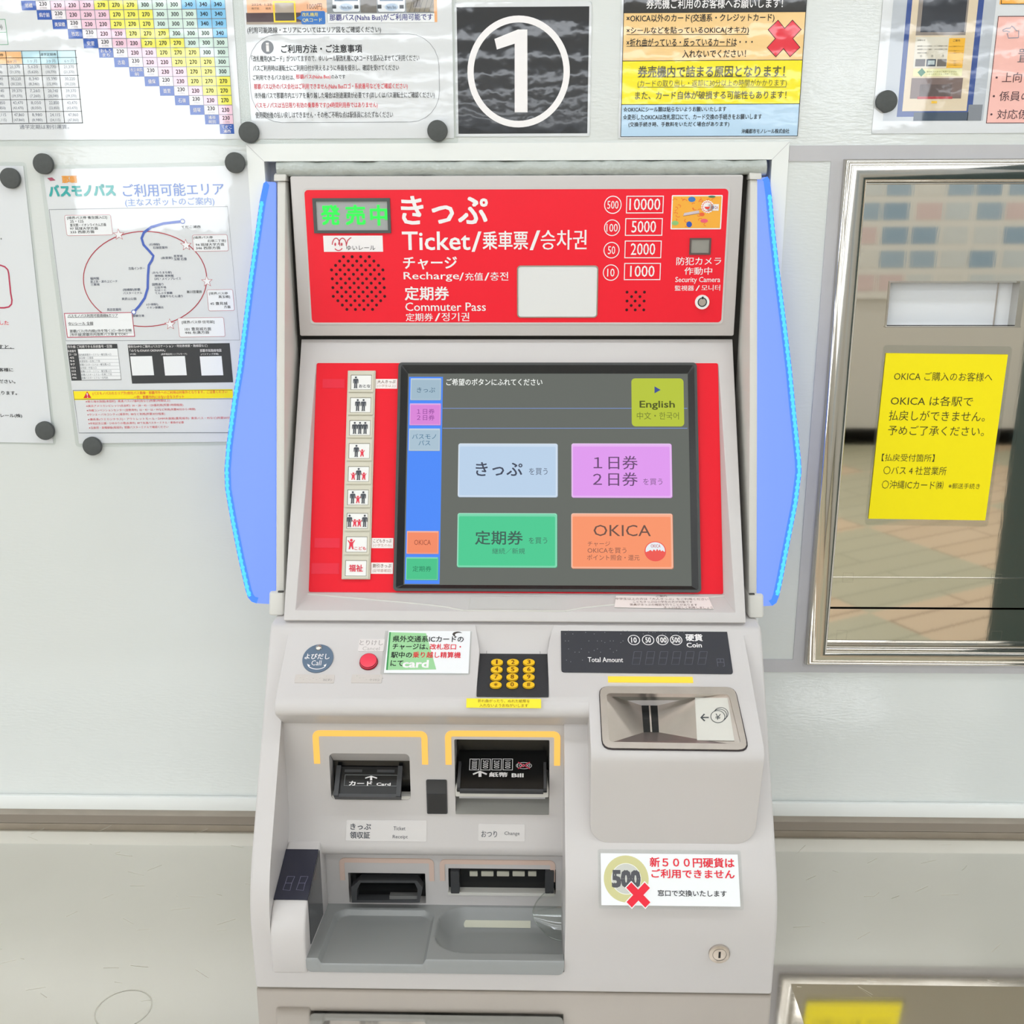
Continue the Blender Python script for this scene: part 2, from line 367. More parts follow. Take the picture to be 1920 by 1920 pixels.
# ------------------------------------------------------------------ stainless counter
def counter_material():
    m = mat('brushed_counter_steel', '#F0ECE4', 0.2, metal=1.0)
    nt = m.node_tree; b = nt.nodes['Principled BSDF']
    tc = nt.nodes.new('ShaderNodeTexCoord'); mp = nt.nodes.new('ShaderNodeMapping'); mp.inputs['Scale'].default_value = (1.2, 60, 1); nt.links.new(tc.outputs['Object'], mp.inputs[0])
    n = nt.nodes.new('ShaderNodeTexNoise'); n.inputs['Scale'].default_value = 9; n.inputs['Detail'].default_value = 5; nt.links.new(mp.outputs[0], n.inputs[0])
    r = nt.nodes.new('ShaderNodeMapRange'); r.inputs[3].default_value = 0.025; r.inputs[4].default_value = 0.10; nt.links.new(n.outputs[0], r.inputs[0]); nt.links.new(r.outputs[0], b.inputs['Roughness'])
    n2 = nt.nodes.new('ShaderNodeTexNoise'); n2.inputs['Scale'].default_value = 5; n2.inputs['Detail'].default_value = 8; nt.links.new(tc.outputs['Object'], n2.inputs[0])
    mx = nt.nodes.new('ShaderNodeMix'); mx.data_type = 'RGBA'; mx.inputs[6].default_value = lin('#DAD4CB'); mx.inputs[7].default_value = lin('#EAE5DD'); nt.links.new(n2.outputs[0], mx.inputs[0]); nt.links.new(mx.outputs[2], b.inputs['Base Color'])
    return m
ct = empty('service_counter', (0, -0.2, -0.04))
tag(ct, 'scratched stainless steel counter top below the ticket machine', 'counter')
CM = counter_material()
wt = MB().box(-2.4, 2.4, -0.44, -0.0015, -0.04, 0, CM).clean(.004, 3)
wt.cut(MB().xprism([(-.2735, .0003), (-.2735, .05), (-.50, .05), (-.50, -.0212)], .250, .900, CM).clean())   # shallow sloped dish under the service window
wt.build('worktop', ct, smooth=4)
MB().box(-2.4, 2.4, -0.40, -0.38, FZ, -0.04, mat('counter_front', '#A9A49B', 0.3, metal=1.0)).build('front_panel', ct, smooth=0)
sc = MB(); TOPF = Fr((0, 0, 0.0001), (1, 0, 0), (0, 1, 0)); M_scr = mat('scratch', '#E3DED4', 0.4, metal=.6); rs = random.Random(11)
for k in range(70):
    u = rs.uniform(-.62, -.29) if k < 45 else rs.uniform(.25, .52); v = rs.uniform(-.32, -.03); a = rs.uniform(-.9, .9); l = rs.uniform(.004, .022)
    sc.line(TOPF, [(u, v), (u + l * math.cos(a), v + l * math.sin(a))], rs.uniform(.0002, .0005), 0.0001, M_scr)
sc.circ(TOPF, (-.385, -.322), .026, .0014, 0.00005, mat('ring_stain', '#D9D4CA', 0.3, metal=1))
sc.build('scratches', ct, smooth=0)['kind'] = 'stuff'

# base trims
for nm, x0, x1 in (('left', XL, -0.2685), ('right', 0.2295, XR)):
    struct(MB().box(x0, x1, -0.006, 0, 0.0153, 0.0339, M_trim).clean(.0015, 2).build('baseboard_' + nm))
    struct(MB().box(x0, x1, -0.003, 0, 0.006, 0.0153, M_seal).add([(x0, -.003, .006), (x1, -.003, .006), (x1, -.012, .0002), (x0, -.012, .0002)], [(0, 1, 2, 3)], mat('sealant_dark', '#857B6E', .8)).build('trim_%d' % (1 if x0 < -1 else 2), smooth=0))
# white trim round the machine recess
o_ = [(-0.2974, -.0), (0.2581, -.0), (0.2581, .7886), (-0.2974, .7886)]
tr = MB()
tr.add([(-.2974, -.0015, .034), (-.2974, -.0015, .7886), (.2581, -.0015, .7886), (.2581, -.0015, .034), (RX0, -.0015, .034), (RX0, -.0015, RZ1), (RX1, -.0015, RZ1), (RX1, -.0015, .034)],
       [(0, 4, 5, 1), (1, 5, 6, 2), (2, 6, 7, 3)], M_trim)
tr.add([(-.2974, -.0015, .034), (-.2974, -.0015, .7886), (.2581, -.0015, .7886), (.2581, -.0015, .034), (-.2974, 0, .034), (-.2974, 0, .7886), (.2581, 0, .7886), (.2581, 0, .034)],
       [(0, 1, 5, 4), (1, 2, 6, 5), (2, 3, 7, 6)], M_trim)
tr.add([(RX0, -.0015, .034), (RX0, -.0015, RZ1), (RX1, -.0015, RZ1), (RX1, -.0015, .034), (RX0, .03, .034), (RX0, .03, RZ1), (RX1, .03, RZ1), (RX1, .03, .034)],
       [(0, 4, 5, 1), (1, 5, 6, 2), (2, 6, 7, 3)], M_trim)
MT = M_seam
for p, q in (((-.2974, .7886), (RX0, RZ1)), ((.2581, .7886), (RX1, RZ1))):
    tr.line(WALL, [p, q], .0004, .0017, MT)
lg = mat('recess_liner', '#C9C8C2', .6)
tr.box(RX0, RX1, .024, .03, .7575, RZ1, lg).box(RX0, -.269, .024, .03, .034, .7575, lg).box(.2300, RX1, .024, .03, .034, .7575, lg)
struct(tr.build('trim_3', smooth=0))
# grey seams round the window
sm = MB()
a = WALL.loc(1480, 273)[1]; b = WALL.loc(1480, 302.5)[1]; c = WALL.loc(1557.6, 303)[0]; d0 = WALL.loc(1500, 1236)[1]; d1 = WALL.loc(1700, 1261)[1]
sm.box(.2585, .86, -.0012, 0, b, a, M_seam).box(c, WX0 + .004, -.0012, 0, d0, b, M_seam).box(WX1 - .004, .86, -.0012, 0, d0, b, M_seam).box(.2585, .86, -.0012, 0, d1, d0, M_seam)
struct(sm.build('trim_4', smooth=0))

# ------------------------------------------------------------------ steel service window
wn = struct(empty('window_1', (.56, 0, .2151)))
IX0, IX1, IZ0, IZ1 = .3400, .774, .2324, .7476
def loop(t, y):                                                    # t = 0 outer edge, 1 inner edge
    return [(WX0 + (IX0 - WX0) * t, y, WZ0 + (IZ0 - WZ0) * t), (WX1 + (IX1 - WX1) * t, y, WZ0 + (IZ0 - WZ0) * t), (WX1 + (IX1 - WX1) * t, y, WZ1 + (IZ1 - WZ1) * t), (WX0 + (IX0 - WX0) * t, y, WZ1 + (IZ1 - WZ1) * t)]
fm = MB(); L = [loop(*q) for q in ((0, 0), (0, -.006), (.05, -.0085), (.14, -.0097), (.5, -.0097), (.8, -.0088), (.9, -.0072), (.94, -.0035), (.94, .0060), (.96, .0052), (1.0, .0052), (1.02, .0060), (1.02, .03))]
vs = [p for l in L for p in l]; fs = []
for i in range(len(L) - 1):
    for k in range(4): fs.append((i * 4 + k, i * 4 + (k + 1) % 4, (i + 1) * 4 + (k + 1) % 4, (i + 1) * 4 + k))
fm.add(vs, fs, M_chrome).build('window_frame', wn, smooth=50)
SHUT = yz(.012, 0, .012, 1)
s_sl = SHUT.Q((1668, 530), (1917, 530), (1911, 611), (1663, 611))
zsplit = SHUT.loc(1700, 1140)[1]; zline = SHUT.loc(1650, 1083)[1]
pl = MB(); Y0, Y1 = .012, .02
pl.box(IX0, s_sl[0], Y0, Y1, zsplit + .001, IZ1, M_shut).box(s_sl[2], IX1, Y0, Y1, zsplit + .001, IZ1, M_shut)
pl.box(s_sl[0], s_sl[2], Y0, Y1, zsplit + .001, s_sl[1], M_shut).box(s_sl[0], s_sl[2], Y0, Y1, s_sl[3], IZ1, M_shut)
pl.box(IX0, IX1, Y0 - .0012, Y0, zline - .0006, zline + .0006, M_chrome)
pl.build('shutter_plate', wn, smooth=0)
MB().box(IX0, IX1, Y0, Y1, IZ0, zsplit - .0015, M_shut).build('sill_plate', wn, smooth=0)
MB().box(IX0, IX1, .03, .035, IZ0, IZ1, M_dark).build('backing', wn, smooth=0)
MB().box(s_sl[0] - .002, s_sl[2] + .002, .024, .028, s_sl[1] - .002, s_sl[3] + .002, mat('lit_office_white', '#E4E7EA', .25)).build('pane', wn, smooth=0)  # added white plate; its pale colour stands in for the lit office behind
fr_ = MB(); t = .0016
fr_.box(s_sl[0] - t, s_sl[2] + t, .0085, .024, s_sl[1] - t, s_sl[1], M_chrome).box(s_sl[0] - t, s_sl[2] + t, .0105, .024, s_sl[3], s_sl[3] + t, M_chrome).box(s_sl[0] - t, s_sl[0], .0105, .024, s_sl[1], s_sl[3], M_chrome)
fr_.box(s_sl[2] - .006, s_sl[2], .0065, .024, s_sl[1], s_sl[3] + t, M_chrome).box(s_sl[2] - .022, s_sl[2] - .0212, .022, .024, s_sl[1], s_sl[3], M_steel)
fr_.build('slot_frame', wn, smooth=0)
tp_ = MB(); M_tape = film('old_tape', fac=.10, rough=.3, bump=.2)
for x, y in ((1578, 1191), (1868, 1192), (1590, 1083), (1868, 1085)):
    b_ = SHUT.R(x - 10, y - 9, x + 10, y + 9); tp_.frame(SHUT, b_, .0006, .0003, M_tape)
tp_.build('tape_marks', wn, smooth=0)

# ------------------------------------------------------------------ posters
def zm(ox, oy, s):                                                 # reading scale of a magnified look at the photo
    return lambda *a: tuple((ox if i % 2 == 0 else oy) + v * s for i, v in enumerate(a))
def sheet(name, label, cat, fr, paper, lam, content, glossy=True, group=None, pc='#DCDFE1'):
    cu, cv = (lam[0] + lam[2]) / 2, (lam[1] + lam[3]) / 2
    root = empty(name, tuple(fr.P(cu, cv, 0)))
    tag(root, label, cat, group)
    LAM[0] = glossy; m = MB(); m.rect(fr, paper, .0003, .0008, ink(pc))
    content(m); LAM[0] = False
    m.build('printed_sheet', root, smooth=0)
    e = MB(); e.ring(fr, arc_rect(*lam, .004), arc_rect(*paper, .0005), .0004, .0008, M_film2)
    e.build('laminate', root, smooth=0)
    return root
W1_, W2_, W3_, W4_ = .0009, .0010, .0011, .0012

# fare chart, top left
def fare(m):
    z = zm(0, 0, .25)
    U1 = WALL.loc(431, 125)[0]; cw = (WALL.loc(422, 9)[0] - WALL.loc(40, 9)[0]) / 14
    vt = lambda r: WALL.loc(422 + 1.3 * r, -1 + 18 * r)[1]
    names = ['旭橋', '県庁前', '美栄橋', '牧志', '安里', 'おもろ\nまち', '古島', '市立病院\n前', '儀保', '首里', '石嶺', '経塚', '浦添\n前田', 'てだこ\n浦西']
    fares = {0: [230] * 4 + [270] * 3 + [300] * 3 + [340] * 3, 1: [230] * 4 + [270] * 3 + [300] * 3 + [340] * 2, 2: [230] * 3 + [270] * 3 + [300] * 3 + [340] * 2, 3: [230] * 3 + [270] * 3 + [300] * 3 + [340],
             4: [230] * 3 + [270] * 3 + [300] * 3, 5: [230] * 3 + [270] * 3 + [300] * 2, 6: [230] * 3 + [270] * 3 + [300], 7: [230] * 3 + [270] * 2 + [300], 8: [230] * 2 + [270] * 3, 9: [230] * 2 + [270] * 2, 10: [230] * 2 + [270], 11: [230] * 2, 12: [230], 13: []}
    cc = {230: '#F3CBDD', 270: '#F4EE5C', 300: '#D5EBE0', 340: '#7CC3EC'}
    g = ink('#7A7F8A')
    for r in range(14):
        f = fares[r]; n = len(f); v1, v0 = vt(r), vt(r + 1); h = v1 - v0
        u = U1 - (n + 1) * cw
        m.frect(WALL, (u, v0, u + cw, v1), W1_, ink('#2456B0'))
        nm = names[r].split('\n')
        for i, s in enumerate(nm):
            hh = h * (.36 if len(nm) > 1 else .46); vb = v0 + h * (.27 if len(nm) == 1 else (.54 if i == 0 else .1)); ww = cw * min(.86, .2 * len(s) + .12)
            m.text(WALL, s, (u + (cw - ww) / 2, vb, u + (cw + ww) / 2, vb + hh), W2_, M_white, .01)
        for k, p in enumerate(f):
            a = u + (k + 1) * cw
            m.frect(WALL, (a, v0, a + cw, v1), W1_, ink('#F4EEF3' if k == 0 and r < 12 else cc[p]))
            m.text(WALL, str(p), (a + cw * .24, v0 + h * (.45 if k == 0 else .28), a + cw * .76, v0 + h * (.86 if k == 0 else .72)), W2_, K, .015)
            if k == 0: m.text(WALL, '(150)', (a + cw * .28, v0 + h * .1, a + cw * .72, v0 + h * .34), W2_, g)
            m.frame(WALL, (a, v0, a + cw, v1), .0003, W3_, g)
    # season ticket table
    z0 = z(-260, 380, 595, 920)
    q = lambda *p: WALL.R(*z(*p))
    m.frect(WALL, q(-300, 390, 165, 480), W1_, ink('#F5BE84')); m.frect(WALL, q(165, 380, 570, 480), W1_, ink('#BFE3EE'))
    m.tp(WALL, '通学定期券', z(305, 398, 425, 420), W2_, K); m.tp(WALL, '定期券', z(-60, 402, 30, 424), W2_, K)
    for i, s in enumerate(('1ヶ月', '3ヶ月', '6ヶ月')):
        m.tp(WALL, s, z(212 + i * 137, 446, 280 + i * 137, 472), W2_, g); m.tp(WALL, s, z(-200 + i * 130, 450, -135 + i * 130, 474), W2_, g)
    vals = [('5,620', '10,770', '21,370'), ('8,340', '15,390', '30,220'), ('7,260', '20,740', '39,370'), ('8,050', '22,850', '43,470'), ('8,980', '24,115', '47,860')]
    for j, row in enumerate(vals):
        y = 490 + j * 90
        for i, s in enumerate(row):
            x = 212 + i * 135 + j * 8
            for o in (0, -405): 
                m.tp(WALL, s, z(x + o, y, x + o + 75, y + 26), W2_, g); m.tp(WALL, '(%s)' % s, z(x + o, y + 40, x + o + 78, y + 66), W2_, g)
    for j in range(7):
        y = (380, 432, 480, 566, 656, 745, 835)[j]
        m.line(WALL, [WALL.loc(*z(-300, y + 6)), WALL.loc(*z(575 + j * 7, y))], .0004, W3_, K)
    m.line(WALL, [WALL.loc(*z(-300, 932)), WALL.loc(*z(626, 922))], .0006, W3_, K)
    for x in (567, 432, 300, 165, 45): m.line(WALL, [WALL.loc(*z(x, 382)), WALL.loc(*z(x + 55, 922))], .0005, W3_, K)
    m.tp(WALL, '通学定期は割引運賃。', z(150, 935, 520, 968), W2_, g)
    m.frame(WALL, q(-200, 145, 55, 338), .0005, W2_, ink('#58A97A')); m.line(WALL, [WALL.loc(*z(-200, 250)), WALL.loc(*z(50, 242))], .0004, W2_, ink('#58A97A')); m.tp(WALL, '(150)', z(-60, 185, 20, 225), W2_, K)
pr = WALL.R(-120, -60, 443, 262); 
sheet('fare_chart', 'laminated fare chart with coloured stepped price table at the top left', 'poster', WALL, pr, (pr[0], pr[1] - .006, pr[2] + .006, pr[3]), fare)

# bus and monorail pass notice
def bus(m):
    z = zm(440, 0, .22917); q = lambda *p: WALL.R(*z(*p)); T = lambda s, b, c=K, bold=.006: m.tp(WALL, s, z(*b), W3_, c, bold)
    m.frect(WALL, q(95, -180, 750, 105), W1_, ink('#F2B78C')); m.frect(WALL, q(97, 105, 738, 180), W1_, ink('#4C363B')); m.frect(WALL, q(98, 180, 740, 200), W1_, ink('#A99A8C'))
    m.frect(WALL, q(335, 22, 485, 105), W2_, ink('#B4A697')); m.frect(WALL, q(335, 105, 485, 165), W2_, ink('#4A4647')); m.frame(WALL, q(318, 10, 502, 185), .0016, W3_, ink('#F5D92A'))
    br = ink('#7A5546')
    T('1000円', (595, 30, 715, 80), br, 0); T('2024. 1.25', (140, 30, 305, 48), br, 0); T('県庁前', (140, 62, 202, 80), br, 0); T('発売', (255, 62, 298, 80), br, 0)
    m.frect(WALL, q(545, 92, 742, 200), W2_, ink('#2C74C6'), r=.0015); m.flat(WALL, [WALL.loc(*z(*p)) for p in ((545, 125), (505, 150), (545, 168))], W2_, ink('#2C74C6'))
    T('改札機用', (553, 104, 682, 136), ink('#F4E85A')); T('QRコード', (557, 150, 716, 184), ink('#F1EE9E'))
    m.frect(WALL, q(752, -180, 1655, 182), W1_, ink('#8E9498')); m.frect(WALL, q(1630, -180, 1655, 182), W1_ + .00005, ink('#F2B078'))
    for a, b in ((800, 1022), (1170, 1392)):
        m.frect(WALL, q(a, -140, b, 98), W2_, ink('#E4E9EE'), r=.002); m.frect(WALL, q(a + 15, -140, b - 15, 10), W2_ + .00005, ink('#56708C'))
        e = WALL.R(*z(a + 60, 30, b - 55, 90)); m.flat(WALL, ell((e[0] + e[2]) / 2, (e[1] + e[3]) / 2, (e[2] - e[0]) / 2, (e[3] - e[1]) / 2), W3_, ink('#B9CCE2'))
        T('Naha Bus', (a + 75, 48, b - 70, 74), ink('#3F5F98'), 0)
        m.frect(WALL, q(a, 40, a + 32, 72), W3_, ink('#3A3F46')); m.frect(WALL, q(b - 42, 42, b - 8, 72), W3_, ink('#3A3F46'))
    m.frect(WALL, q(1030, -140, 1160, 105), W2_, ink('#6E6A64')); m.frect(WALL, q(1402, -140, 1628, 100), W2_, ink('#8C8577')); m.frect(WALL, q(1460, -20, 1520, 60), W3_, ink('#5C5246'))
    for k in range(5): m.line(WALL, [WALL.loc(*z(1430 + k * 40, 100)), WALL.loc(*z(1500 + k * 40, -140))], .0004, W3_, ink('#5E5A55'))
    m.frect(WALL, q(762, 112, 1636, 186), W3_, M_paper); m.tp(WALL, '那覇バス(Naha Bus)がご利用可能です', z(778, 114, 1622, 178), W4_, NAVY, .012)
    T('(利用可能路線・エリアについてはエリア図をご確認ください)', (105, 220, 1198, 278), K, .008)
    m.frame(WALL, q(125, 280, 1676, 1003), .0004, W2_, ink('#6F7378'), r=.03)
    c = WALL.loc(*z(270, 388)); m.disc(WALL, c, .0062, W2_, ink('#26282B')); T('i', (258, 350, 284, 424), M_white, .04)
    T('ご利用方法・ご注意事項', (382, 366, 1044, 434), K, .014)
    T('「改札機用QRコード」がついてますので、ゆいレール駅改札機にQRコードを読み込ませてご利用ください', (140, 452, 1512, 506), K)
    T('バスご利用時は運転士にご利用日付が見えるように券面を提示し、確認を受けてください', (152, 532, 1345, 580), K)
    T('ご利用できるバス会社は、', (150, 614, 490, 656), K); T('那覇バス(Naha Bus)', (503, 610, 786, 652), RED); T('のみです', (792, 612, 906, 646), K)
    T('那覇バス以外のバス会社はご利用できません(Naha Busロゴ・系統番号などをご確認ください)', (160, 683, 1416, 736), RED)
    T('市外線バスで那覇市内エリアを乗り越した場合は別途運賃が必要です(詳しくはバス運転士にご確認ください)', (165, 755, 1636, 812), K)
    T('バスモノパスは当日限り有効の乗車券です(24時間利用券ではありません)', (170, 838, 1170, 890), RED)
    T('使用開始後の払い戻しはできません・その他ご不明な点は駅係員におたずねください', (172, 914, 1296, 966), K)
pr = WALL.R(463, -60, 849, 260)
sheet('pass_notice', 'laminated white notice with bus photos and red and black text lines', 'poster', WALL, pr, (pr[0] - .004, pr[1] - .006, pr[2] + .004, pr[3]), bus)

# number sign
def numsign(m):
    z = zm(840, 0, .35417)
    m.frect(WALL, WALL.Q((857, 15), (1104, 11), (1102, 250), (859, 251)), W1_, ink('#1C2027'))
    e = WALL.R(*z(103, 83, 645, 675)); c = ((e[0] + e[2]) / 2, (e[1] + e[3]) / 2); ru, rv = (e[2] - e[0]) / 2, (e[3] - e[1]) / 2; k = .0063
    m.fring(WALL, ell(*c, ru, rv, 64), ell(*c, ru - k, rv - k, 64), W2_, M_white)
    m.flat(WALL, [WALL.loc(*z(*p)) for p in ((353, 595), (421, 595), (420, 157), (370, 157), (246, 207), (259, 263), (353, 232))], W2_, M_white)
pr = WALL.Q((852, 5), (1109, 3), (1106, 255), (855, 257))
sheet('number_sign', 'black square sign with a white circled 1 above the ticket machine', 'sign', WALL, pr, pr, numsign)

# caution notice
def caution(m):
    z = zm(840, 0, .35417); q = lambda *p: WALL.R(*z(*p)); T = lambda s, b, c=K, bold=.012: m.tp(WALL, s, z(*b), W3_, c, bold)
    ul = lambda x0, x1, y, c=K: m.line(WALL, [WALL.loc(*z(x0, y)), WALL.loc(*z(x1, y - 1))], .0005, W3_, c)
    X0 = WALL.loc(*z(924, 300))[0]; X1 = WALL.loc(*z(1877, 300))[0]; V = [WALL.loc(*z(1400, y))[1] for y in (-200, 66, 321, 552, 722)]
    for i, c in enumerate(('#2A2A2B', '#F6CF8E', '#FBEB12', '#B9D8F0')):
        m.frect(WALL, (X0, V[i + 1], X1, V[i]), W1_, ink(c)); m.line(WALL, [(X0, V[i + 1]), (X1, V[i + 1])], .0006, W2_, K)
    for x in (X0, X1): m.line(WALL, [(x, V[0]), (x, V[4])], .0006, W2_, K)
    T('券売機ご利用のお客様へお願いします！', (1050, -8, 1772, 46), M_white)
    T('×OKICA以外のカード(交通系・クレジットカード)', (945, 74, 1727, 122))
    T('×シールなどを貼っているOKICA(オキカ)', (945, 142, 1592, 184)); ul(945, 1592, 184)
    T('×折れ曲がっている・反っているカードは・・・', (945, 203, 1612, 246)); ul(945, 1522, 246)
    T('入れないでください！', (1240, 264, 1576, 306))
    cx = WALL.loc(*z(1778, 205)); a, b = .0093, .0210
    for s in (1, -1):
        d = np.array([math.cos(math.radians(47)), s * math.sin(math.radians(47))]); n = np.array([-d[1], d[0]])
        for e, w, c in ((.0006, W2_ + .00002 * (s + 1), K), (0, W3_ + .00002 * (s + 1), ink('#E8263B'))):
            m.flat(WALL, [tuple(np.array(cx) + d * i * (b / 1.25 + e) + n * j * (a / 1.55 + e)) for i, j in ((-1, -1), (1, -1), (1, 1), (-1, 1))], w, c)
    ol = ink('#4F4C2C')
    T('券売機内で詰まる原因となります！', (1005, 348, 1782, 410), ol, .02); ul(1003, 1790, 408, ol)
    T('(カードの取り出し・返却に30分以上の時間がかかります)', (1003, 422, 1792, 464), ol, 0); ul(1003, 1790, 462, ol)
    T('また、カード自体が破損する可能性もあります！', (990, 482, 1790, 526), ol)
    T('☆OKICAにシール類は貼らないようお願いいたします', (928, 565, 1472, 592)); T('☆変形したOKICAは改札窓口にて、カード交換の手続きをお願いします', (926, 604, 1660, 634))
    T('(交換手続き時、手数料をいただく場合があります)', (955, 645, 1488, 674)); T('沖縄都市モノレール株式会社', (1553, 682, 1806, 707))
pr = WALL.Q((1165, -60), (1514, -60), (1496, 258), (1161, 260))
sheet('caution_notice', 'laminated caution notice in tan, yellow and blue bands with a red cross', 'poster', WALL, pr, pr, caution)

# notice with the picture of a card charger, top right
def charger(m):
    z = zm(1630, 0, .15104); q = lambda *p: WALL.R(*z(*p)); Q = lambda a, b, c, d: WALL.Q(z(*a), z(*b), z(*c), z(*d)); T = lambda s, b, c=K, bold=.004: m.tp(WALL, s, z(*b), W4_, c, bold)
    m.frect(WALL, Q((330, -400), (1640, -400), (1385, 1500), (165, 1500)), W1_, ink('#B9BFC6'))
    m.frect(WALL, Q((480, -400), (1500, -400), (1225, 1500), (365, 1400)), W1_ + .00004, ink('#27488F'))
    m.frect(WALL, Q((545, 1395), (1225, 1395), (1215, 1500), (545, 1500)), W1_ + .00008, ink('#3A4A5C'))
    m.frect(WALL, Q((1230, 1300), (1400, 1300), (1385, 1500), (1205, 1500)), W1_ + .00008, ink('#7E838A'))
    m.frect(WALL, Q((545, -400), (1430, -400), (1165, 1380), (425, 1380)), W2_, ink('#DCCBAE'))
    m.frect(WALL, Q((630, -400), (1260, -400), (1205, 440), (590, 440)), W2_ + .00004, ink('#8A8077'))
    m.frect(WALL, Q((680, -400), (1230, -400), (1195, 400), (650, 400)), W3_, ink('#1F2530'))
    m.frect(WALL, q(555, 460, 990, 845), W2_ + .00004, ink('#DAD4C3')); m.frect(WALL, q(968, 475, 1168, 845), W3_, ink('#F1B62B'))
    for k, y in enumerate((565, 605, 650)): T('運賃精算をされるお客様は、こちらの精算機をご利用ください'[:24 - 10 * (k == 2)], (590, y, 960 - 230 * (k == 2), y + 18), ink('#4C4842'), 0)
    T('お知らせ', (595, 490, 690, 512)); T('ご案内', (1035, 490, 1120, 520), ink('#5A4208'))
    for y in (570, 625, 652, 750, 776, 802): T('こちらの機械でチャージ', (975, y, 1160, y + 16), ink('#7A5708'), 0)
    for k, s in enumerate('①②③'):
        T(s, (625 + k * 136, 684, 650 + k * 136, 710)); m.frect(WALL, q(566 + k * 135, 735, 688 + k * 132, 826), W3_, ink(('#514C4A', '#3B4450', '#6A645E')[k]))
    m.frect(WALL, q(722, 752, 805, 805), W4_, ink('#B9C6C6'))
    m.frect(WALL, q(540, 855, 1145, 950), W3_, ink('#E2E0A8')); c = WALL.loc(*z(643, 900)); m.flat(WALL, [(c[0] - .004, c[1]), (c[0], c[1] - .004), (c[0] + .004, c[1]), (c[0], c[1] + .004)], W4_, ink('#2F7A58'))
    T('他のICカードはご利用できません', (705, 880, 1080, 902), ink('#6B6A3C'), 0); T('こちらのカードをご用意ください', (705, 912, 1080, 930), ink('#6B6A3C'), 0)
    m.frect(WALL, q(510, 970, 1145, 1225), W3_, ink('#75625C')); m.frect(WALL, q(620, 1050, 1010, 1195), W4_, ink('#5B4C48')); m.frect(WALL, q(590, 1200, 1025, 1230), W4_, ink('#B2393E'))
    m.frect(WALL, q(765, 1255, 835, 1285), W4_, ink('#F0C030'))
    m.frect(WALL, Q((1640, -400), (2800, -400), (2800, 52), (1632, 52)), W2_, ink('#F7AE3C')); m.line(WALL, [WALL.loc(*z(1632, 52)), WALL.loc(*z(2700, 52))], .0006, W3_, K); m.line(WALL, [WALL.loc(*z(1632, 52)), WALL.loc(*z(1640, -300))], .0006, W3_, K)
    pk = Q((1600, 205), (2800, 190), (2700, 1530), (1435, 1530)); m.frect(WALL, pk, W2_, ink('#F7BDB2')); m.frame(WALL, pk, .0007, W3_, ink('#5A2A2C'))
    hd = [(1650, 375), (1690, 355), (1745, 350), (1760, 325), (1790, 345), (1820, 385), (1850, 385), (1845, 470), (1720, 475), (1705, 415), (1740, 400), (1700, 388), (1655, 390), (1650, 375)]
    m.line(WALL, [WALL.loc(*z(*p)) for p in hd], .0009, W4_, ink('#8D8F9A'))
    dk = ink('#4A2226')
    T('置', (1840, 610, 2010, 775), ink('#6A5A5E')); T('・上向き', (1560, 900, 2010, 1025), dk); T('・係員の', (1525, 1135, 1990, 1255), dk); T('・対応係', (1495, 1360, 1965, 1480), dk)
pr = WALL.Q((1656, -60), (2000, -60), (1985, 250), (1638, 250))
sheet('charger_notice', 'laminated top right notice with card machine photo and pink text box', 'poster', WALL, pr, pr, charger)

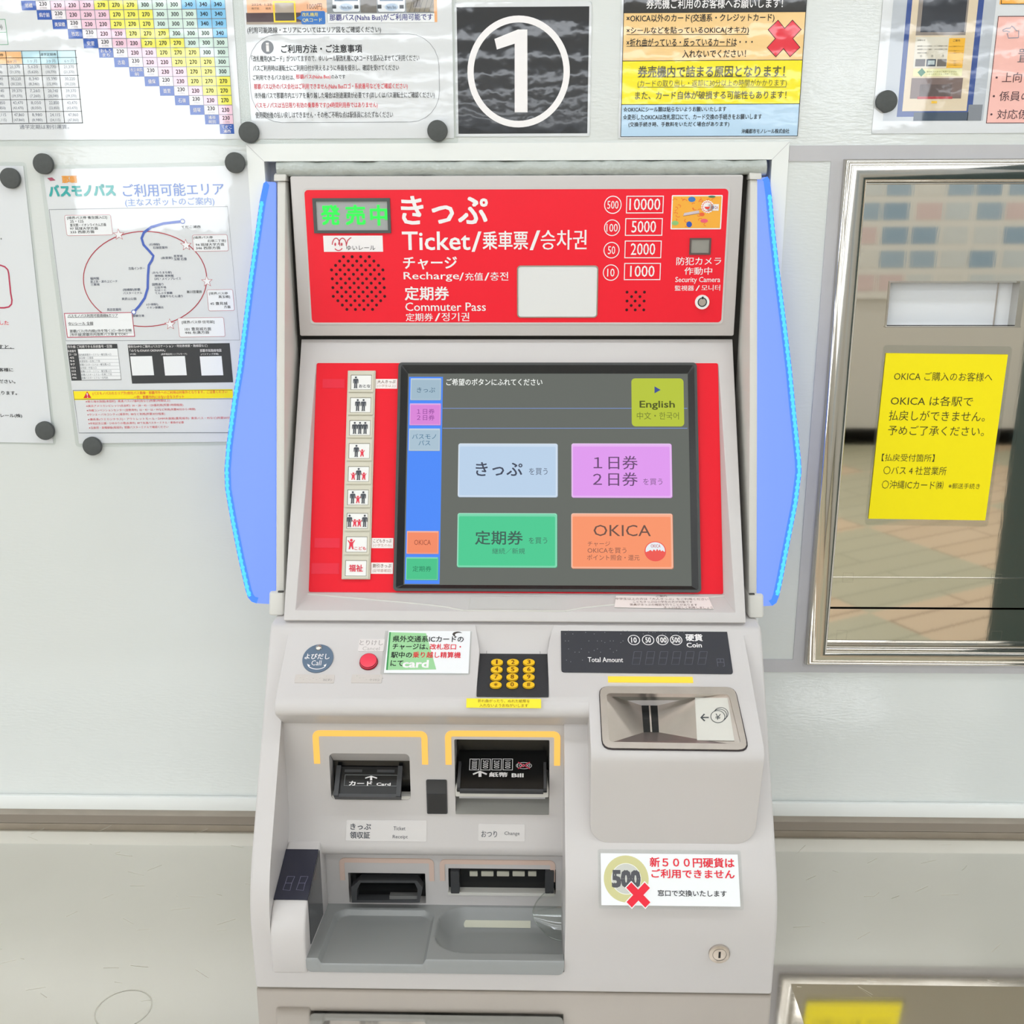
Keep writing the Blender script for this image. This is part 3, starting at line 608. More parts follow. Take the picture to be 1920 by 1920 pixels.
# area map
FM = tilted((73, 310), (143, 838))
def areamap(m):
    z = zm(0, 270, .3073); q = lambda *p: FM.R(*z(*p)); T = lambda s, b, c=K, bold=.004: m.tp(FM, s, z(*b), W3_, c, bold); L = lambda *p: FM.loc(*z(*p))
    T('ご利用可能エリア', (750, 240, 1368, 318), ink('#4D74C4'), .01); T('(主なスポットのご案内)', (765, 328, 1310, 382), ink('#6E90D2'))
    T('那覇', (380, 194, 472, 238), ink('#F0A13A'), .05); T('バスモノパス', (298, 246, 706, 320), ink('#35A9A6'), .05); m.flat(FM, [L(290, 208), L(320, 204), L(342, 222), L(310, 226)], W2_, ink('#B0506A'))
    g = ink('#6F747B'); n = ink('#39435E'); rd = ink('#B23A48'); pk = ink('#C77A80')
    m.line(FM, [L(302, 400), L(1390, 382), L(1465, 1196), L(405, 1200), L(302, 400)], .0004, W2_, g)
    m.line(FM, [L(887 + 376 * math.cos(t), 823 + 290 * math.sin(t)) for t in [2 * math.pi * i / 60 for i in range(61)]], .001, W2_, rd)
    m.line(FM, [L(*p) for p in ((1113, 472), (1000, 485), (925, 507), (880, 540), (866, 575), (878, 615), (915, 655), (938, 682), (930, 708), (910, 740), (905, 800), (903, 880), (885, 940), (850, 990), (818, 1025))], .0026, W3_, ink('#4A66BE'))
    for x, y in ((1116, 472), (818, 1025)): m.disc(FM, L(x, y), .0026, W3_ + .00002, ink('#4A66BE')); m.disc(FM, L(x, y), .0018, W4_, M_paper)
    for x, y in ((727, 553), (1137, 617), (1265, 838), (1040, 1100)):
        c = L(x, y)
        for r, w, mm in ((.0064, W3_, ink('#C8686E')), (.0052, W4_, M_paper)): m.flat(FM, [(c[0] + (r if i % 2 == 0 else r * .42) * math.sin(math.pi * i / 5), c[1] + (r if i % 2 == 0 else r * .42) * math.cos(math.pi * i / 5)) for i in range(10)], w, mm)
    for b in ((402, 432, 685, 558), (1178, 553, 1393, 655), (1268, 887, 1428, 1018), (1090, 1058, 1372, 1177)): m.frect(FM, q(*b), W2_ + .00002, M_paper, r=.002); m.frame(FM, q(*b), .0004, W3_, pk, r=.002)
    b = q(402, 1028, 818, 1178); m.frect(FM, b, W2_ + .00003, M_paper); m.frame(FM, b, .0008, W3_, ink('#B8445C'))
    for s, bx in (('[境界バス停 養生園入口]', (412, 440, 655, 460)), ('25・125', (430, 464, 512, 480)), ('普天間・イオンライカム方面', (430, 484, 650, 503)), ('97 琉球大学方面', (430, 506, 600, 524)), ('333 西原方面', (432, 527, 578, 545)),
                  ('[境界バス停', (1182, 562, 1300, 580)), ('石嶺二丁目]', (1268, 582, 1378, 600)), ('94 琉球大学方面', (1196, 604, 1370, 622)), ('346 西原方面', (1198, 625, 1346, 643)),
                  ('[境界バス停', (1278, 903, 1392, 921)), ('真玉橋]', (1335, 923, 1405, 942)), ('45 豊見城', (1284, 963, 1390, 982)), ('方面', (1368, 984, 1408, 1002)),
                  ('[境界バス停 住宅前]', (1112, 1076, 1310, 1097)), ('101 豊見城方面', (1130, 1118, 1290, 1138)), ('446 糸満方面', (1130, 1140, 1278, 1158)),
                  ('バスモノパス利用可能路線&エリア', (415, 1036, 722, 1056)), ('ゆいレール 全線', (420, 1084, 572, 1104)), ('那覇バス(市内線)(⑱を除く)①~⑲の全線', (428, 1129, 806, 1150)), ('(市外線)那覇市内境界バス停までOK！', (430, 1153, 780, 1173)),
                  ('てだこ浦西', (1108, 497, 1225, 513)), ('(石嶺駅)', (912, 605, 978, 622)), ('石嶺営業所', (935, 624, 1025, 640)), ('(首里駅)', (985, 687, 1055, 704)), ('首里城', (1062, 676, 1116, 690)), ('玉陵 石畳', (1062, 693, 1142, 710)),
                  ('古島インター', (786, 749, 886, 767)), ('(おもろまち駅)', (930, 777, 1050, 793)), ('博物館 美術館', (945, 796, 1062, 811)), ('DFS・メインプレイス', (945, 813, 1106, 829)), ('国際通り', (930, 848, 1000, 864)), ('公設市場', (945, 867, 1016, 881)), ('なはーと', (945, 884, 1016, 898)), ('てんぶす那覇', (948, 902, 1054, 916)), ('壺屋やちむん通り', (978, 920, 1118, 936)),
                  ('福州園', (552, 812, 606, 828)), ('波上宮・波の上ビーチ', (553, 830, 720, 846)), ('三重城', (556, 849, 610, 864)), ('(旭橋駅)那覇', (752, 880, 858, 898)), ('バスターミナル', (754, 901, 870, 916)), ('新川営業所', (1142, 892, 1234, 910)), ('奥武山公園', (745, 936, 834, 952)), ('(小禄駅)', (895, 971, 967, 987)), ('イオン那覇店', (897, 990, 1000, 1004)), ('具志営業所', (655, 1001, 742, 1018)), ('那覇空港', (812, 1040, 882, 1055))):
        m.tp(FM, s, z(*bx), W4_, n if bx[0] > 500 and not bx[0] > 1080 else K, .006)
    m.line(FM, [L(415, 1058), L(722, 1057)], .0003, W4_, K); m.line(FM, [L(420, 1106), L(572, 1105)], .0003, W4_, K); m.line(FM, [L(428, 1153), L(806, 1151)], .0003, W4_, K)
    bk = ink('#33363A'); b = FM.Q(z(408, 1222), z(715, 1220), z(745, 1440), z(440, 1442)); m.frect(FM, b, W2_, bk)
    b2 = FM.Q(z(478, 1250), z(718, 1248), z(742, 1436), z(500, 1440)); m.frect(FM, b2, W3_, M_paper)
    T('市外線 ご利用できる系統番号・区間', (414, 1226, 685, 1244), M_white, 0); m.tp(FM, '系統番号', z(416, 1255, 466, 1270), W4_, M_white)
    for k, s in enumerate(('国内線旅客ターミナル〜養生園入口', '真玉橋〜三重城', '首里駅前〜石嶺二丁目', '那覇バスターミナル〜養生園入口', '住宅前〜中部入口', '那覇バスターミナル〜養生園入口', '那覇バスターミナル〜石嶺二丁目', '那覇バスターミナル〜住宅前')):
        y = 1277 + k * 20.3; o = k * 2.6; m.tp(FM, s, z(482 + o, y, 482 + o + len(s) * 12.4, y + 13), W4_, g); m.tp(FM, ('25・125', '45', '94', '97', '101', '333', '346', '446')[k], z(425 + o, y, 470 + o if k == 0 else 452 + o, y + 12), W4_, M_white); m.line(FM, [L(478 + o, y + 16), L(722 + o, y + 15)], .0002, W4_, g)
    b = FM.Q(z(780, 1220), z(1402, 1217), z(1425, 1456), z(808, 1458)); m.frect(FM, b, W2_, bk)
    T('便利なHPのご案内 (バスロケーション・時刻表検索・路線図など)', (783, 1224, 1268, 1243), M_white, 0); T('「のりものNAVI OKINAWA」', (795, 1250, 1010, 1268), M_white, 0); T('那覇市街路線地図', (1222, 1250, 1352, 1268), M_white, 0); T('(PC版)', (797, 1276, 832, 1288), M_white, 0); T('(携帯電話用シンプルモード)', (985, 1275, 1142, 1288), M_white, 0); T('(バスマップ沖縄)', (1228, 1275, 1335, 1288), M_white, 0)
    for x in (803, 1003, 1226): m.frect(FM, q(x, 1294, x + 133, 1411), W3_, M_paper)
    b = FM.Q(z(448, 1502), z(1420, 1500), z(1425, 1554), z(455, 1556)); m.frect(FM, b, W2_, ink('#FBE616')); m.line(FM, [L(448, 1502), L(1420, 1500)], .0004, W3_, K); m.line(FM, [L(455, 1556), L(1500, 1554)], .0004, W3_, K)
    m.line(FM, [L(448, 1502), L(484, 1762), L(1480, 1760)], .0005, W3_, ink('#4A4D58'))
    m.flat(FM, [L(512, 1550), L(560, 1549), L(534, 1508)], W3_, ink('#D6262E')); m.tp(FM, '!', z(532, 1518, 539, 1546), W4_, M_white)
    T('(バスモノパスのエリア外)他社バス路線・那覇市外へのご利用は対象外となります。ご注意ください', (565, 1506, 1390, 1528), RED); T('一例：那覇市内にはない主なスポット', (818, 1532, 1125, 1552), RED)
    for k, (s, x1) in enumerate((('※美ら海水族館(本部町)  高速バス117番利用など(所要2時間以上)', 1040), ('※美浜アメリカンビレッジ(北谷町)  20・28・43・120番利用(所要1時間程度)', 1120), ('※沖縄コンベンションセンター(宜野湾市)  32・43・55・99など利用(所要40分から1時間)', 1195), ('※サンエーパルコシティ(浦添市)  88など利用(所要30分程度)', 1008), ('※瀬長島(ウミカジテラス)・アウトレットモール・DMM水族館(豊見城市)  東京バス・95など(所要20分)', 1410), ('※平和記念公園・ひめゆりの塔(糸満市)  89で糸満バスターミナル・乗換が必要', 1124), ('※玉泉洞・斎場御嶽(南城市)  那覇バスターミナルで確認ください', 1030))):
        T(s, (524 + k * 3.4, 1560 + k * 26.7, x1, 1577 + k * 26.7), ink('#D8434F'), 0)
a_ = FM.loc(73, 310); b_ = FM.loc(461, 301); pr = (0.0, 0.0, b_[0] + .006, a_[1])
sheet('area_map', 'laminated area map with a red loop and a blue monorail line', 'poster', FM, (pr[0] + .004, pr[1] + .004, pr[2] - .004, pr[3] - .004), (pr[0], pr[1], pr[2], pr[3]), areamap)

# cropped notice at the left edge
FN = tilted((49, 304), (106, 834))
def leftnote(m):
    z = zm(0, 440, .21885); T = lambda s, b, c=K, bold=.012: m.tp(FN, s, z(*b), W2_, c, bold); L = lambda *p: FN.loc(*z(*p))
    pts = [L(-400, 262), L(10, 262), L(45, 275), L(70, 300), L(78, 330), L(95, 500), L(106, 560), L(102, 595), L(80, 618), L(40, 626), L(-400, 628)]
    m.line(FN, pts, .0016, W2_, ink('#B83A56'))
    T('。', (8, 28, 20, 42)); T('申請した', (-95, 735, 78, 772), RED); T('しますと、', (-110, 942, 105, 976)); m.line(FN, [L(-300, 978), L(126, 974)], .0005, W2_, K)
    T('お客様に', (-45, 1140, 116, 1172)); T('ください。', (-45, 1240, 135, 1272)); T('になります。', (-70, 1338, 148, 1370)); T('沖縄都市モノレール(株)', (-250, 1530, 192, 1566))
tl_ = FN.loc(49, 304)
sheet('white_notice', 'white laminated notice cut off by the left edge beside the area map', 'poster', FN, (-.30, .002, -.003, tl_[1] - .004), (-.30, 0, 0, tl_[1]), leftnote, glossy=False)

# yellow sign taped on the steel shutter
YS = Fr((0, .0115, 0), (1, 0, 0), (0, 0, 1))
zs = zm(1480, 440, .41667)
aa, bb = YS.loc(*zs(425, 495)), YS.loc(*zs(340, 1305)); v_ = np.array([aa[0] - bb[0], 0, aa[1] - bb[1]]); v_ /= np.linalg.norm(v_)
FY = Fr((bb[0], .0115, bb[1]), (v_[2], 0, -v_[0]), v_)
def ysign(m):
    T = lambda s, b, c=ink('#3F3D1C'), bold=0: m.tp(FY, s, zs(*b), W2_, c, bold)
    m.frect(FY, FY.Q(zs(433, 535), zs(978, 537), zs(885, 1282), zs(355, 1280)), W1_, ink('#FBE90A'))
    T('OKICA ご購入のお客様へ', (470, 618, 913, 658)); T('OKICA は各駅で', (455, 726, 825, 770)); T('払戻しができません。', (447, 792, 880, 838)); T('予めご了承ください。', (443, 860, 876, 904))
    T('【払戻受付箇所】', (415, 986, 652, 1020)); T('〇バス 4 社営業所', (422, 1042, 706, 1080)); T('〇沖縄ICカード㈱', (415, 1106, 692, 1144)); T('※郵送手続き', (715, 1118, 856, 1143))
pr = FY.Q(zs(425, 495), zs(1003, 505), zs(893, 1315), zs(340, 1305))
yp = FY.Q(zs(433, 535), zs(978, 537), zs(885, 1282), zs(355, 1280))
sheet('refund_sign', 'yellow laminated sign taped on the steel shutter of the service window', 'sign', FY, yp, pr, ysign, glossy=False, pc='#FBE90A')

# magnets
mg = [(466, 248, 'black round magnet at the lower left corner of the notice with bus photos'), (820, 245, 'black round magnet at the lower right corner of the notice with bus photos'),
      (80, 307, 'black round magnet at the upper left corner of the area map'), (440, 305, 'black round magnet at the upper right corner of the area map'),
      (172, 837, 'black round magnet at the lower edge of the area map'), (18, 334, 'black round magnet at the upper corner of the cut off white notice'),
      (83, 808, 'black round magnet at the lower right corner of the cut off white notice')]
M_mag = mat('ferrite', '#4E5150', .7, noise=.15, nscale=300)
for x, y, lb in mg:
    c = WALL.loc(x, y, .006)
    tag(MB().cyl(WALL, c, .0103, .0016, .0066, M_mag, n=36).clean(.0006, 2).build('magnet'), lb, 'magnet', 'round magnets on the wall')
c = WALL.loc(1663, 190, .006)
pts = [p for i, p in enumerate(ell(*c, .0105, n=36)) if not 22 <= i <= 25]
tag(MB().prism(WALL, pts, .0016, .0066, M_mag).clean(.0006, 2).build('magnet'), 'chipped black magnet at the lower left corner of the card machine notice', 'magnet', 'round magnets on the wall')

# foam filler over the machine
gs = MB(); rs = random.Random(5)
gs.tube([(-.268 + .504 * i / 60, .004 + rs.uniform(-.001, .001), .7640 + rs.uniform(-.0006, .0006)) for i in range(61)], [.0078 + rs.uniform(-.0006, .0005) for i in range(61)], mat('wrapped_foam', '#B4BAB5', .12, bump=.8, bscale=130, bdist=.002, noise=.12, nscale=40), 14)
tag(gs.build('filler_strip', smooth=60), 'grey foam filler strip wrapped in clear film above the ticket machine', 'foam strip')

# ================================================================== the ticket machine
TM = empty('ticket_machine', (-.0195, -.1, 0))
tag(TM, 'grey and red railway ticket vending machine with touchscreen and blue glowing side fins', 'ticket machine')
W0, W1 = -.2675, .2285
SL = yz(-.295, .103, -.149, .3195)                                 # sloped front of the lower housing
CP = yz(-.223, .269, -.152, .314)                                  # control console face
HD = yz(-.0005, .591, -.0045, .757)                                # header face
DR = yz(-.1493, .3231, .007, .589)                                 # screen door face
FA = yz(-.1093, .3396, -.0075, .5644)                              # red fascia round the touchscreen
FRT = yz(-.2945, 0, -.2945, 1)                                     # vertical foot of the housing
BK = yz(-.198, .1, -.198, .3)                                      # upper bay wall
LB = yz(-.2095, .104, -.198, .130)                                 # label ledge
LW = yz(-.190, .02, -.190, .2)                                     # lower bay wall

# ---- lower housing with the bay, console and coin unit
prof = [(.14, 0), (-.293, 0)]
for i in range(9):
    t = i / 8; a = np.array([-.2945, .062]); b = np.array([-.2955, .104]); c = np.array([-.270, .140])
    prof.append(tuple(a * (1 - t) ** 2 + 2 * b * t * (1 - t) + c * t * t))
prof += [(-.1515, .3159), (-.147, .3195), (.14, .3195)]
body = MB().xprism(prof, W0, W1, M_body).clean(.0035, 3, 50)
bay = [(-.5, .024), (-.2915, .024), (-.2915, .001), (-.190, .001), (-.190, .0845), (-.2065, .0915), (-.2095, .096), (-.2095, .104), (-.198, .130), (-.198, .2345), (-.2262, .262), (-.5, .262)]
def bayx(y): return .0262 + max(0, -.198 - min(y, -.198)) * .06
n = len(bay)
bm_ = MB().add([(-.2485, y, z) for y, z in bay] + [(.0262 + (.0035 if y > -.4 else .012), y, z) for y, z in bay], [tuple(range(n)), tuple(range(n, 2 * n))[::-1]] + [(i, n + i, n + (i + 1) % n, (i + 1) % n) for i in range(n)], M_body).clean()
body.cut(bm_)
cons = MB().xprism([(-.1500, .3152), (-.2185, .2718), (-.2245, .2665), (-.2262, .2600), (-.2245, .2560), (-.198, .2335), (-.10, .2335), (-.10, .3152)], -.2488, .2078, M_body).clean(.003, 2, 25)
body.cut(cons, 'UNION')
cu_side = MB().xprism([(-.150, .3148), (-.2600, .2457), (-.2655, .2405), (-.2672, .2330), (-.2665, .2250), (-.2655, .1450), (-.10, .1450), (-.10, .3148)], .03, .25, M_body).clean()
FV = Fr((0, -.1, 0), (1, 0, 0), (0, 0, 1))
ol = [(.0525, .40), (.0525, .255), (.0535, .165)] + [(.0735 - .020 * math.cos(math.radians(a)), .165 - .019 * math.sin(math.radians(a))) for a in (15, 30, 45, 60, 75, 90)] + [(.1885 + .020 * math.sin(math.radians(a)), .165 - .019 * math.cos(math.radians(a))) for a in (0, 15, 30, 45, 60, 75)] + [(.2090, .165), (.2125, .245), (.2075, .40)]
cu_front = MB().prism(FV, ol, 0, .19, M_body).clean()
coin = cu_side.cut(cu_front, 'INTERSECT').clean(.006, 4, 40)
body.cut(coin, 'UNION')
# keypad recess
kb = CP.Q((898, 1212), (1027, 1212), (1028, 1308), (895, 1308)); kt = CP.Q((891, 1178), (1038, 1178), (1038, 1180), (891, 1180))
KP = yz(-.2185, .2705, -.1655, .2955)
b0 = CP.loc(961, 1308); 
kc = MB().add([(kb[0] - .001, -.2172, .2729), (kb[2] + .001, -.2172, .2729), (kb[2] - .0005, -.1635, .2945), (kb[0] + .0005, -.1635, .2945), (kt[0], -.1475, .3190), (kt[2], -.1475, .3190),
               (kb[0] - .001, -.2172, .34), (kb[2] + .001, -.2172, .34), (kt[0], -.1475, .34), (kt[2], -.1475, .34)],
              [(0, 1, 2, 3), (3, 2, 5, 4), (0, 6, 7, 1), (6, 8, 9, 7), (4, 5, 9, 8), (0, 3, 4, 8, 6), (1, 7, 9, 5, 2)], M_body).clean()
body.cut(kc)
# coin funnel recess
cb = CP.Q((1124, 1289), (1381, 1290), (1404, 1406), (1128, 1405)); ci = CP.Q((1137, 1301), (1368, 1303), (1390, 1396), (1142, 1393))
CO_in = [CP.loc(*p) for p in ((1138, 1302), (1367, 1303.5), (1389, 1396), (1143, 1392))]
body.cut(MB().prism(CP, arc_rect(ci[0] - .001, ci[1] - .001, ci[2] + .001, ci[3] + .001, .004), -.034, .02, M_body).clean())
# slots in the bay
cs = BK.R(619, 1413, 769, 1500); body.cut(MB().rect(BK, cs, -.040, .02, M_body, r=.005).clean())
bs = BK.R(853, 1387, 1030, 1525); body.cut(MB().rect(BK, bs, -.050, .02, M_body, r=.0015).clean())
to = LW.R(654, 1637, 798, 1693); body.cut(MB().rect(LW, to, -.040, .02, M_body, r=.001).clean())
co = LW.R(841, 1629, 1042, 1675); body.cut(MB().rect(LW, co, -.030, .02, M_body, r=.001).clean())
body.clean(0, recalc=True)
BX = MB(); BX.v, BX.f, BX.m, BX.mats = body.v, body.f, body.m, [M_body]
BX.build('lower_housing', TM, smooth=38)

# ---- upper housing, pillars and fins
MB().box(-.2592, .2202, .012, .16, .321, .762, M_dark).build('inner_chassis', TM, smooth=0)
PF = yz(-.121, .335, -.001, .757)
fin_l = [(517, 342), (500, 341), (495, 345), (488, 378), (483, 414), (475, 470), (466.4, 532), (458, 599), (446.7, 692), (436.6, 751), (425.5, 836.7), (422, 881), (423.3, 917), (433.8, 977.5), (447.6, 1046.5), (461.4, 1107), (466, 1120), (473, 1128), (482, 1131), (517, 1133)]
fin_r = [(1419, 335), (1438, 332), (1442, 338), (1446, 366), (1452.5, 435), (1460, 501), (1474.6, 616), (1483.6, 691.7), (1491, 769), (1501, 864), (1501.8, 886), (1494.5, 944), (1480, 1017), (1466, 1090), (1460, 1117), (1455, 1130), (1447, 1135.5), (1419, 1137)]
M_fin = glow('#7B9DFF', .97); M_led = glow('#4FCBFF', 1.15); M_edge = glow('#3F86FF', 1.0)
for side, fin in ((-1, fin_l), (1, fin_r)):
    x0, x1 = (W0, -.2588) if side < 0 else (.2200, W1)
    yv = lambda zz, k=0: -.121 + (zz - .335) * .12 / .422 + k
    pm = MB().xprism([(.08, .335), (yv(.335), .335), (yv(.752), .752), (.08, .752)], x0, x1, M_pillar).clean(.0015, 2, 40)
    pil = pm.build('side_pillar', TM)
    cx0, cx1 = (x0 - .0065, x1 + .001) if side < 0 else (x0 - .001, x1 + .0065)
    cap = MB().xprism([(.08, .752), (yv(.752, -.003), .752), (yv(.7585, -.002), .7585), (yv(.7605, .004), .7605), (.08, .7605)], (x0 - .003) if side < 0 else x0 - .001, (x1 + .001) if side < 0 else x1 + .003, M_pillar).clean(.0012, 2, 40)
    cap.build('top_cap', pil)
    lo = MB().xprism([(.02, .3205), (yv(.322, -.005), .3205), (yv(.344, -.003), .344), (.02, .344)], cx0, cx1, M_pillar).clean(.003, 3, 40)
    lo.box(x0 + (.003 if side < 0 else 0), x1 - (0 if side < 0 else .003), yv(.3443, -.0034), yv(.344) - .0005, .3435, .3445, mat('joint_line', '#4A4844', .8))
    lo.build('foot_block', pil)
    pts = [PF.loc(*q, -.0015) for q in fin]; OFF = PF
    cx = W0 if side < 0 else W1
    body_f = MB().prism(PF, pts, -.0050, .0, M_fin).clean(.0006, 2, 60)
    lf = body_f.build('light_fin', TM)
    mid = pts[1:-1]; c0 = np.mean(np.array(pts), 0)
    inn = []
    for i, q in enumerate(mid):
        a = np.array(mid[max(0, i - 1)]); b = np.array(mid[min(len(mid) - 1, i + 1)]); d = (b - a) / np.linalg.norm(b - a); nn = np.array([-d[1], d[0]])
        if nn @ (c0 - np.array(q)) < 0: nn = -nn
        inn.append(tuple(np.array(q) + nn * .0062))
    em = MB(); k = len(mid)
    em.add([PF.P(*q, .0002) for q in mid] + [PF.P(*q, .0002) for q in inn] + [PF.P(*q, .0007) for q in mid] + [PF.P(*q, .0007) for q in inn],
           [f for i in range(k - 1) for f in ((2 * k + i, 2 * k + i + 1, 3 * k + i + 1, 3 * k + i), (i, i + 1, 2 * k + i + 1, 2 * k + i), (k + i, 3 * k + i, 3 * k + i + 1, k + i + 1))], M_edge)
    em.build('edge_guide', lf, smooth=0)
    lm = MB(); acc = 0
    for i in range(2, len(mid) - 3):
        a = np.array(mid[i]) * .62 + np.array(inn[i]) * .38; b = np.array(mid[i + 1]) * .62 + np.array(inn[i + 1]) * .38; L_ = np.linalg.norm(b - a); nst = max(1, int(L_ / .0062))
        lm.line(PF, [tuple(a), tuple(b)], .0030, .0009, M_led)
        for j in range(nst):
            lm.dome(PF, tuple(a + (b - a) * (j + .5) / nst), .0024, .0008, .0009, M_led, n=10, k=3)
    lm.build('led_strip', lf, smooth=60)

# ---- header
h0 = HD.loc(542, 332); h1 = HD.loc(1392, 326); hb = HD.loc(966, 630)[1]; htop = HD.loc(966, 329)[1]
HX0, HX1 = -.2535, .2125
hd = MB().rect(HD, (HX0, hb, HX1, htop), -.05, 0, M_body, r=.002).clean(.0015, 2, 40)
HP = HD.Q((570, 358), (1366, 352), (1352, 603), (586, 606))
hdo = hd.build('header_frame', TM)
M = MB()
M.ring(HD, arc_rect(HP[0] - .002, HP[1] - .002, HP[2] + .002, HP[3] + .002, .005), arc_rect(*HP, .004), 0, .0008, M_body)
M.rect(HD, HP, 0, .0006, M_red, r=.004)
w = .0009
T = lambda s, b, c=M_white, bold=.008: M.tp(HD, s, b, w, c, bold)
T('きっぷ', (752, 367, 915, 421), bold=.02); T('Ticket', (754, 434, 882, 469), bold=.012); T('/', (884, 434, 903, 472), bold=.01); T('乗車票', (905, 433, 990, 468), bold=.014); T('/', (993, 432, 1013, 469), bold=.01); T('승차권', (1014, 431, 1100, 468), bold=.01)
T('チャージ', (756, 481, 857, 505), bold=.018); T('Recharge', (757, 510, 861, 528)); T('/', (861, 511, 870, 526)); T('充值', (872, 511, 906, 526)); T('/', (908, 511, 918, 526)); T('충전', (919, 510, 953, 526))
T('定期券', (759, 537, 842, 563), bold=.018); T('Commuter Pass', (760, 567, 911, 583)); T('定期券', (761, 587, 812, 602)); T('/', (815, 587, 826, 602)); T('정기권', (828, 586, 880, 602))
for (cx, cy, r, s), (b, s2) in zip(((1149, 384, 16.3, '500'), (1147.5, 427, 15, '100'), (1146.5, 469, 15, '50'), (1145.3, 511, 15, '10')), (((1174, 367, 1244, 400), '10000'), ((1172, 409, 1242, 442), '5000'), ((1171, 451, 1240, 484), '2000'), ((1170, 493, 1238.5, 525), '1000'))):
    c = HD.loc(cx, cy); k = HD.R(cx - r, cy - r, cx + r, cy + r); M.circ(HD, c, (k[2] - k[0]) / 2, .0009, w, M_white)
    ww = 10.5 if len(s) == 3 else 6.8; T(s, (cx - ww, cy - 7.5, cx + ww, cy + 7.5), bold=-.004)
    M.frame(HD, HD.R(*b), .0009, w, M_white)
    ww = len(s2) * 6.1 - 1.5; xm = (b[0] + b[2]) / 2; T(s2, (xm - ww, b[1] + 5, xm + ww, b[3] - 6), bold=.006)
T('防犯カメラ', (1268, 482, 1352, 497)); T('作動中', (1283, 501, 1335, 515)); T('Security Camera', (1266, 519, 1350, 532)); T('監視器', (1265, 535, 1301, 545)); T('/', (1304, 535, 1312, 545)); T('모니터', (1315, 534, 1350, 545))
M_hole = ink('#3A0408')
Z = lambda x, y: (420 + x * .28125, 290 + y * .28125)
rows = [(4, 798, 680), (5, 772, 709), (6, 745, 738), (7, 718, 768), (6, 750, 797), (7, 723, 827), (6, 754, 856), (7, 727, 886), (6, 757, 915), (7, 730, 944), (6, 760, 973), (5, 790, 1002), (4, 820, 1031)]
for nn_, x, y in rows:
    for k in range(nn_): M.disc(HD, HD.loc(*Z(x + 57 * k, y)), .00155, w, M_hole, n=14)
Z2 = lambda x, y: (940 + x * .302, 290 + y * .302)
for x, y in ((780, 853), (835, 853), (888, 853), (808, 881), (860, 881), (780, 908), (830, 908), (886, 908), (806, 936), (858, 936), (778, 963), (831, 963), (884, 963)): M.disc(HD, HD.loc(*Z2(x, y)), .0015, w, M_hole, n=14)
hp = M.build('header_panel', TM, smooth=0)
# status display
M = MB(); b = HD.Q((586, 372), (731, 371), (734, 437), (590, 437)); bi = HD.Q((592, 378), (726, 377), (728, 431.5), (595.5, 432))
M.ring(HD, arc_rect(*b, 0), arc_rect(*bi, 0), .0006, .0022, mat('display_rim', '#4C5150', .5)); M.frect(HD, bi, .0009, mat('display_glass', '#A6AAA9', .25))
M_gr = glow('#2BFA52', 1.0)
for s, bx in (('発', (602, 384, 638, 422)), ('売', (648, 384, 685.5, 422)), ('中', (694, 384, 726.5, 423))): M.tp(HD, s, bx, .0012, M_gr, .03)
M.build('status_display', hp, smooth=0)
# logo plate
M = MB(); M.rect(HD, HD.Q((606, 442), (717, 441.5), (719, 472), (608, 472)), .0006, .0011, M_white); lr = ink('#D04A5A')
for cx in (630.5, 642.5): M.line(HD, [HD.loc(cx + 7.2 * math.cos(t) * (1 if True else 1), 460 - 13.5 * math.sin(t)) for t in [math.radians(a) for a in range(-5, 186, 12)]], .0010, .0013, lr); M.flat(HD, [HD.loc(cx - 1.5 + 1.7 * math.cos(t), 458 + 3.2 * math.sin(t)) for t in [math.pi * i / 6 for i in range(12)]], .0013, lr)
M.line(HD, [HD.loc(*p) for p in ((650, 459), (652, 451), (656, 447), (659, 445.5))], .0010, .0013, lr); M.line(HD, [HD.loc(635 + 7 * math.cos(t), 463.5 + 6 * math.sin(t)) for t in [math.radians(a) for a in range(15, 166, 12)]], .0010, .0013, lr)
M.tp(HD, 'ゆいレール', (650, 460, 704, 469), .0013, K); M.build('logo_plate', hp, smooth=0)
# mirror window
M = MB(); b = HD.Q((968, 498), (1121, 497), (1121, 595), (971, 596)); M.ring(HD, arc_rect(*b, .004), arc_rect(b[0] + .0012, b[1] + .0012, b[2] - .0012, b[3] - .0012, .003), .0006, .0014, M_chrome)
M.frect(HD, (b[0] + .001, b[1] + .001, b[2] - .001, b[3] - .001), .0009, mat('mirror_reflection_grey', '#E4E5E4', .22), r=.003); M.build('mirror_window', hp, smooth=0)  # bright mirror reflection put into the plate as an even pale grey
# sample card (plain doodles)
M = MB(); b = HD.Q((1259.5, 367), (1355, 364.5), (1351.5, 429), (1257, 431)); M.rect(HD, b, .0006, .0011, M_white, r=.001); bi = (b[0] + .0012, b[1] + .0012, b[2] - .0012, b[3] - .0012); M.frect(HD, bi, .0012, ink('#F6B040'))
zc = lambda x, y: HD.loc(1240 + x * .125, 350 + y * .125); rd = random.Random(9); dl = ink('#EE6A38')
for k in range(26):
    x, y = rd.uniform(190, 860), rd.uniform(170, 590); a = rd.uniform(0, 6.28); r = rd.uniform(14, 36)
    M.line(HD, [zc(x + r * math.cos(a + t), y + r * .7 * math.sin(a + t)) for t in [i * .5 for i in range(7)]], .0005, .0013, dl)
for x, y, rx, ry, c in ((455, 190, 55, 40, '#3E7CC4'), (205, 545, 52, 34, '#8FC27A'), (415, 565, 42, 44, '#3459B4'), (640, 512, 56, 30, '#EF5E7A'), (755, 150, 55, 16, '#4A7C55'), (605, 415, 40, 28, '#F0683F')): M.flat(HD, [zc(x + rx * math.cos(t), y + ry * math.sin(t)) for t in [math.pi * i / 10 for i in range(20)]], .0014, ink(c))
